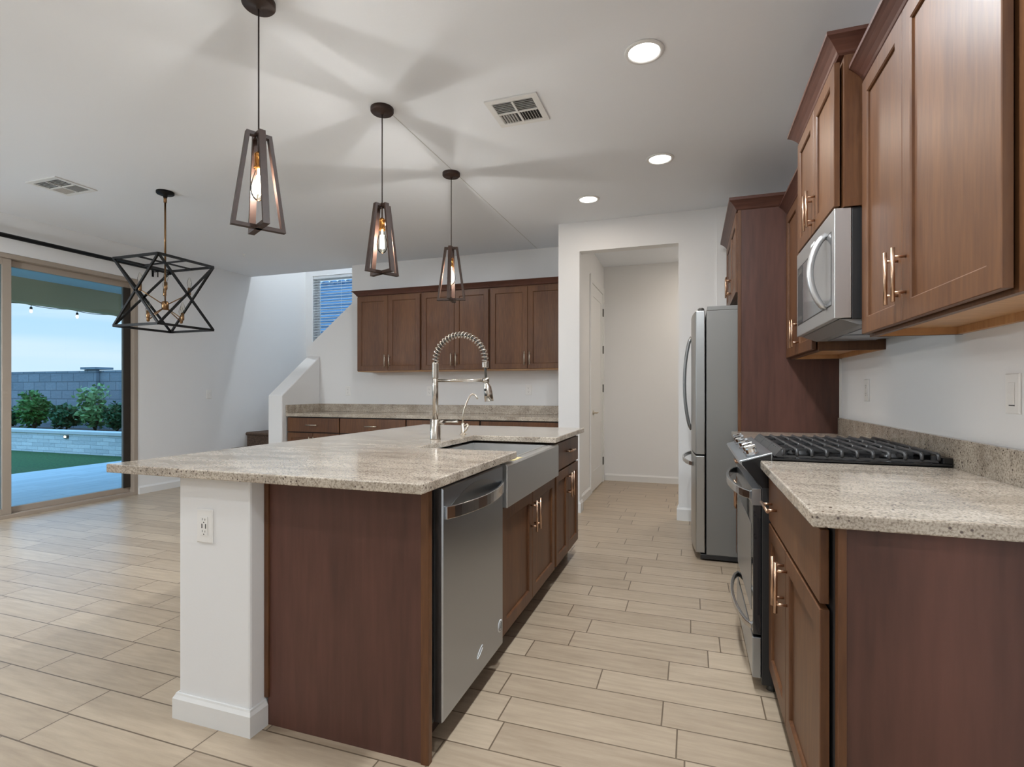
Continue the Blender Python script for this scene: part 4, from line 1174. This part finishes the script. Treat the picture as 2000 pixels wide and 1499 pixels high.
# ------------------------------------------------------------------ chandelier
cx0, cy0 = -4.110, 3.190
t = thing('chandelier', 'black open cage chandelier with brass arms near the patio door', 'chandelier', (cx0, cy0, CEIL))
mb = MB(); mb.lathe([(0, -0.0006), (0.065, -0.0006), (0.065, -0.016), (0.06, -0.022), (0.02, -0.024), (0.014, -0.05), (0, -0.05)], (cx0, cy0, CEIL), 'z', 32); mb.build('canopy', M['blackmetal'], t)
mb = MB(); mb.tube([(cx0, cy0, CEIL - 0.05), (cx0, cy0, 2.235)], 0.0075, 12); mb.tube([(cx0, cy0, CEIL - 0.03), (cx0, cy0, CEIL - 0.09)], 0.012, 12); mb.build('rod', M['brass_d'], t)
zt, zb, h = 2.243, 1.705, 0.245
mb = MB(); w = 0.018
C4 = [(-h, -h), (h, -h), (h, h), (-h, h)]
for zz in (zt, zb):
    for i in range(4):
        (ax, ay), (bx, by) = C4[i], C4[(i + 1) % 4]
        mb.bar((cx0 + ax, cy0 + ay, zz), (cx0 + bx, cy0 + by, zz), w, w)
mb.bar((cx0 - h, cy0, zt), (cx0 + h, cy0, zt), 0.012, 0.012); mb.bar((cx0, cy0 - h, zt), (cx0, cy0 + h, zt), 0.012, 0.012)
for i in range(4):
    (ax, ay), (bx, by) = C4[i], C4[(i + 1) % 4]
    up = (0, -1, 0) if ay == by else (1, 0, 0)
    mb.bar((cx0 + ax, cy0 + ay, zt), (cx0 + bx, cy0 + by, zb), 0.016, 0.014, up)
    mb.bar((cx0 + bx, cy0 + by, zt), (cx0 + ax, cy0 + ay, zb), 0.016, 0.014, up)
mb.build('cage_frame', M['blackmetal'], t)
mb = MB(); mb.tube([(cx0, cy0, 2.235), (cx0, cy0, 1.90)], 0.0065, 10); mb.lathe([(0, 1.855), (0.020, 1.855), (0.026, 1.862), (0.026, 1.915), (0.02, 1.925), (0, 1.93)], (cx0, cy0, 0), 'z', 20); mb.build('hub', M['brass_d'], t)
for k in range(8):
    a = k * math.pi / 4 + 0.93
    hi = k % 2 == 0
    r = 0.17 if hi else 0.165
    zend = 2.005 if hi else 1.775
    z0 = 1.905 if hi else 1.865
    ex, ey = cx0 + r * math.cos(a), cy0 + r * math.sin(a)
    mb = MB(); mb.tube([(cx0 + 0.022 * math.cos(a), cy0 + 0.022 * math.sin(a), z0), (ex, ey, zend)], 0.0042, 8); ar = mb.build('arm', M['brass_d'], t)
    mb = MB(); mb.lathe([(0, -0.012), (0.008, -0.012), (0.0125, -0.004), (0.0125, 0.05), (0, 0.05)], (ex, ey, zend), 'z', 16); mb.build('socket', M['brass_d'], ar)
    mb = MB(); mb.lathe([(0.008, 0.0505), (0.016, 0.075), (0.018, 0.09), (0.013, 0.112), (0.005, 0.135), (0.0005, 0.14)], (ex, ey, zend), 'z', 16, caps=False); mb.build('bulb', M['bulb'], ar)

# ------------------------------------------------------------------ curtain rod
t = thing('curtain_rod', 'long black curtain rod running above the patio door', 'curtain rod', (-5.93, 2.6, 2.60))
mb = MB(); mb.tube([(-5.915, 0.3, 2.605), (-5.915, 4.62, 2.605)], 0.021, 16); mb.lathe([(0.017, 4.62), (0.026, 4.625), (0.026, 4.66), (0.015, 4.675), (0, 4.675)], (-5.915, 0, 2.605), 'y', 16); mb.build('rod', M['blackmetal'], t)
for yy in (0.5, 4.50):
    mb = MB(); mb.box(-5.9995, yy - 0.012, 2.53, -5.994, yy + 0.012, 2.63); mb.bar((-5.995, yy, 2.585), (-5.905, yy, 2.583), 0.014, 0.008); mb.bar((-5.915, yy, 2.58), (-5.915, yy, 2.52), 0.008, 0.008, (1, 0, 0)); mb.build('bracket', M['blackmetal'], t)

# ================================================================== OUTDOORS
struct(MB().box(-40, -30, -0.30, XL - 0.16, 40, -0.10).build('ground_yard', M['ground']))
struct(MB().box(-6.0, 7.27, -0.30, 20, 40, -0.10).build('ground_side', M['ground']))
struct(MB().box(-9.40, -6, -0.10, XL - 0.155, 6.89, -0.03).build('patio_floor', M['patio']))
tag(MB().box(-24, -6, -0.099, -9.402, 6.925, -0.035).build('lawn', M['lawn']), 'dark green lawn between the patio tiles and the white planter wall', 'grass', kind='stuff')
# patio roof: beam and soffit
struct(MB().box(-9.25, -6, 2.46, -9.0, 6.75, 2.80).build('patio_beam', M['stucco']))
struct(MB().box(-9.4, -6, 2.80, XL - 0.152, 6.75, 3.0).build('patio_roof', M['soffit']))
# planter
t = thing('raised_planter', 'white stone veneer raised planter with pale cap along the lawn', 'planter', (-14, 7.5, -0.03))
MB().box(-24, 6.93, -0.09, -6.3, 7.12, 0.345).build('veneer_wall', M['ledge'], t)
MB().box(-24, 6.90, 0.3455, -6.3, 7.16, 0.405).build('stone_cap', M['cap'], t, bevel=0.004)
MB().box(-24, 7.125, -0.09, -6.3, 8.215, 0.33).build('soil', M['soil'], t)
t = thing('step_light', 'small lit step light set in the white planter wall', 'outdoor light', (-11.55, 6.92, 0.29))
MB().box(-11.61, 6.905, 0.262, -11.49, 6.929, 0.322).build('housing', M['greytrim'], t)
MB().box(-11.585, 6.900, 0.275, -11.53, 6.9045, 0.308).build('lens', M['steplamp'], t)
t = thing('block_wall', 'grey concrete block garden wall with a pillar beyond the patio door', 'garden wall', (-14, 8.4, -0.1))
MB().box(-30, 8.30, -0.1, -3.0, 8.5, 1.65).build('wall_panel', M['cmu'], t)
MB().box(-13.10, 8.22, -0.1, -12.72, 8.295, 1.67).build('pillar', M['cmu'], t)
MB().box(-13.16, 8.17, 1.675, -12.66, 8.56, 1.725).build('pillar_cap', M['cmu'], t)

def shrub(name, label, c, r, h, mat, n, leaf, seed, stems=5, tall=0.0):
    rnd = random.Random(seed)
    t = thing(name, label, 'shrub', (c[0], c[1], c[2]))
    mb = MB()
    tips = []
    for k in range(stems):
        a = rnd.uniform(0, 6.28); q = rnd.uniform(0.2, 0.7) * r
        tip = (c[0] + q * math.cos(a), c[1] + q * math.sin(a) * 0.8, c[2] + h * rnd.uniform(0.6, 1.0))
        tips.append(tip)
        mb.tube([(c[0], c[1], c[2] + 0.002), ((c[0] + tip[0]) / 2, (c[1] + tip[1]) / 2, c[2] + h * 0.4), tip], 0.012, 6)
    mb.build('stem', M['stem'], t)
    mb = MB()
    for k in range(n):
        # points inside a lumpy ellipsoid
        while True:
            p = Vector((rnd.uniform(-1, 1), rnd.uniform(-1, 1), rnd.uniform(-1, 1)))
            if 0.25 < p.length < 1: break
        lump = 0.8 + 0.25 * math.sin(p.x * 5 + seed) * math.cos(p.z * 4 + seed)
        q = Vector((c[0] + p.x * r * lump, c[1] + p.y * r * 0.75 * lump, c[2] + h * 0.52 + p.z * h * 0.5 * lump))
        if tall and rnd.random() < 0.35:
            tp = tips[rnd.randrange(len(tips))]
            q = Vector((tp[0] + rnd.uniform(-.12, .12), tp[1] + rnd.uniform(-.12, .12), tp[2] + rnd.uniform(-0.15, tall)))
        d = Vector((rnd.uniform(-1, 1), rnd.uniform(-1, 1), rnd.uniform(-0.4, 0.9))).normalized()
        s = d.cross(Vector((rnd.uniform(-1, 1), rnd.uniform(-1, 1), rnd.uniform(-1, 1)))).normalized()
        q.z = max(q.z, c[2] + 0.05)
        L = leaf * rnd.uniform(0.7, 1.3); Wd = L * 0.36
        m1 = d.cross(s) * L * 0.08
        mb.face([q, q + d * L * 0.5 + s * Wd + m1, q + d * L, q + d * L * 0.5 - s * Wd + m1])
    mb.build('foliage', mat, t)
    return t
shrub('shrub', 'bushy yellow-green shrub in the planter, left of the wall pillar', (-13.55, 7.50, 0.335), 0.40, 0.85, M['leaf1'], 2300, 0.08, 3)
shrub('shrub', 'low dark green shrub in the planter before the wall pillar', (-12.60, 7.55, 0.335), 0.37, 0.56, M['leaf2'], 1700, 0.09, 4)
shrub('shrub', 'tall loose leafed shrub in the planter at the right of the patio view', (-11.70, 7.55, 0.335), 0.34, 0.62, M['leaf3'], 620, 0.11, 5, 6, 0.35)
shrub('shrub', 'small dim shrub in the planter at the left of the patio view', (-14.55, 7.60, 0.335), 0.24, 0.46, M['leaf2'], 500, 0.09, 6)
shrub('shrub', 'dark green shrub in the planter close behind the patio door jamb', (-10.92, 7.45, 0.335), 0.28, 0.62, M['leaf2'], 1000, 0.09, 8)
# string lights under the beam
t = thing('string_lights', 'patio string lights with warm bulbs hanging under the roof beam', 'string lights', (-9.28, 5.3, 2.48))
pts = []
for k in range(60):
    y = 3.6 + k * 0.06
    u = (y - 5.0) / 0.62
    pts.append((-9.285, y, 2.475 - 0.025 * abs(math.sin(math.pi * u))))
mb = MB(); mb.tube(pts, 0.005, 6); mb.build('cable', M['black'], t)
for y in (3.86, 4.48, 5.10, 5.72, 6.34):
    mb = MB(); mb.tube([(-9.285, y, 2.47), (-9.285, y, 2.435)], 0.004, 6); mb.lathe([(0, 2.40), (0.017, 2.40), (0.017, 2.43), (0.008, 2.44), (0, 2.44)], (-9.285, y, 0), 'z', 12); mb.build('socket', M['black'], t)
    mb = MB(); mb.lathe([(0, 2.345), (0.012, 2.35), (0.018, 2.37), (0.013, 2.3995), (0, 2.3995)], (-9.285, y, 0), 'z', 12); mb.build('bulb', M['stringbulb'], t)
# neighbouring house seen through the stair window
t = thing('neighbor_house', 'neighboring house with a slate tile roof seen through the stair window', 'house', (-9.5, 14, -0.1))
MB().box(-13.5, 11.0, -0.1, -3, 17, 2.4).build('wall', M['stucco'], t)
mb = MB(); n = 13; y0r, z0r, y1r, z1r = 10.5, 2.45, 13.5, 4.45
for k in range(n):
    a0, a1 = k / n, (k + 1) / n
    ya, za = y0r + (y1r - y0r) * a0, z0r + (z1r - z0r) * a0
    yb, zb_ = y0r + (y1r - y0r) * a1, z0r + (z1r - z0r) * a1
    mb.prism([(-14.2, ya, za), (-14.2, yb + 0.05, zb_), (-14.2, yb + 0.05, zb_ + 0.02), (-14.2, ya, za + 0.06)], (12, 0, 0))
for k in range(40):
    x = -14.1 + k * 0.29
    mb.tube([(x, y1r - 0.15, z1r + 0.0), (x, y1r + 0.05, z1r + 0.06)], 0.075, 8)
mb.prism([(-14.2, y1r, z1r), (-14.2, 16.5, 2.45), (-14.2, 16.4, 2.40), (-14.2, y1r, z1r - 0.08)], (12, 0, 0))
mb.build('roof', M['rooftile'], t)
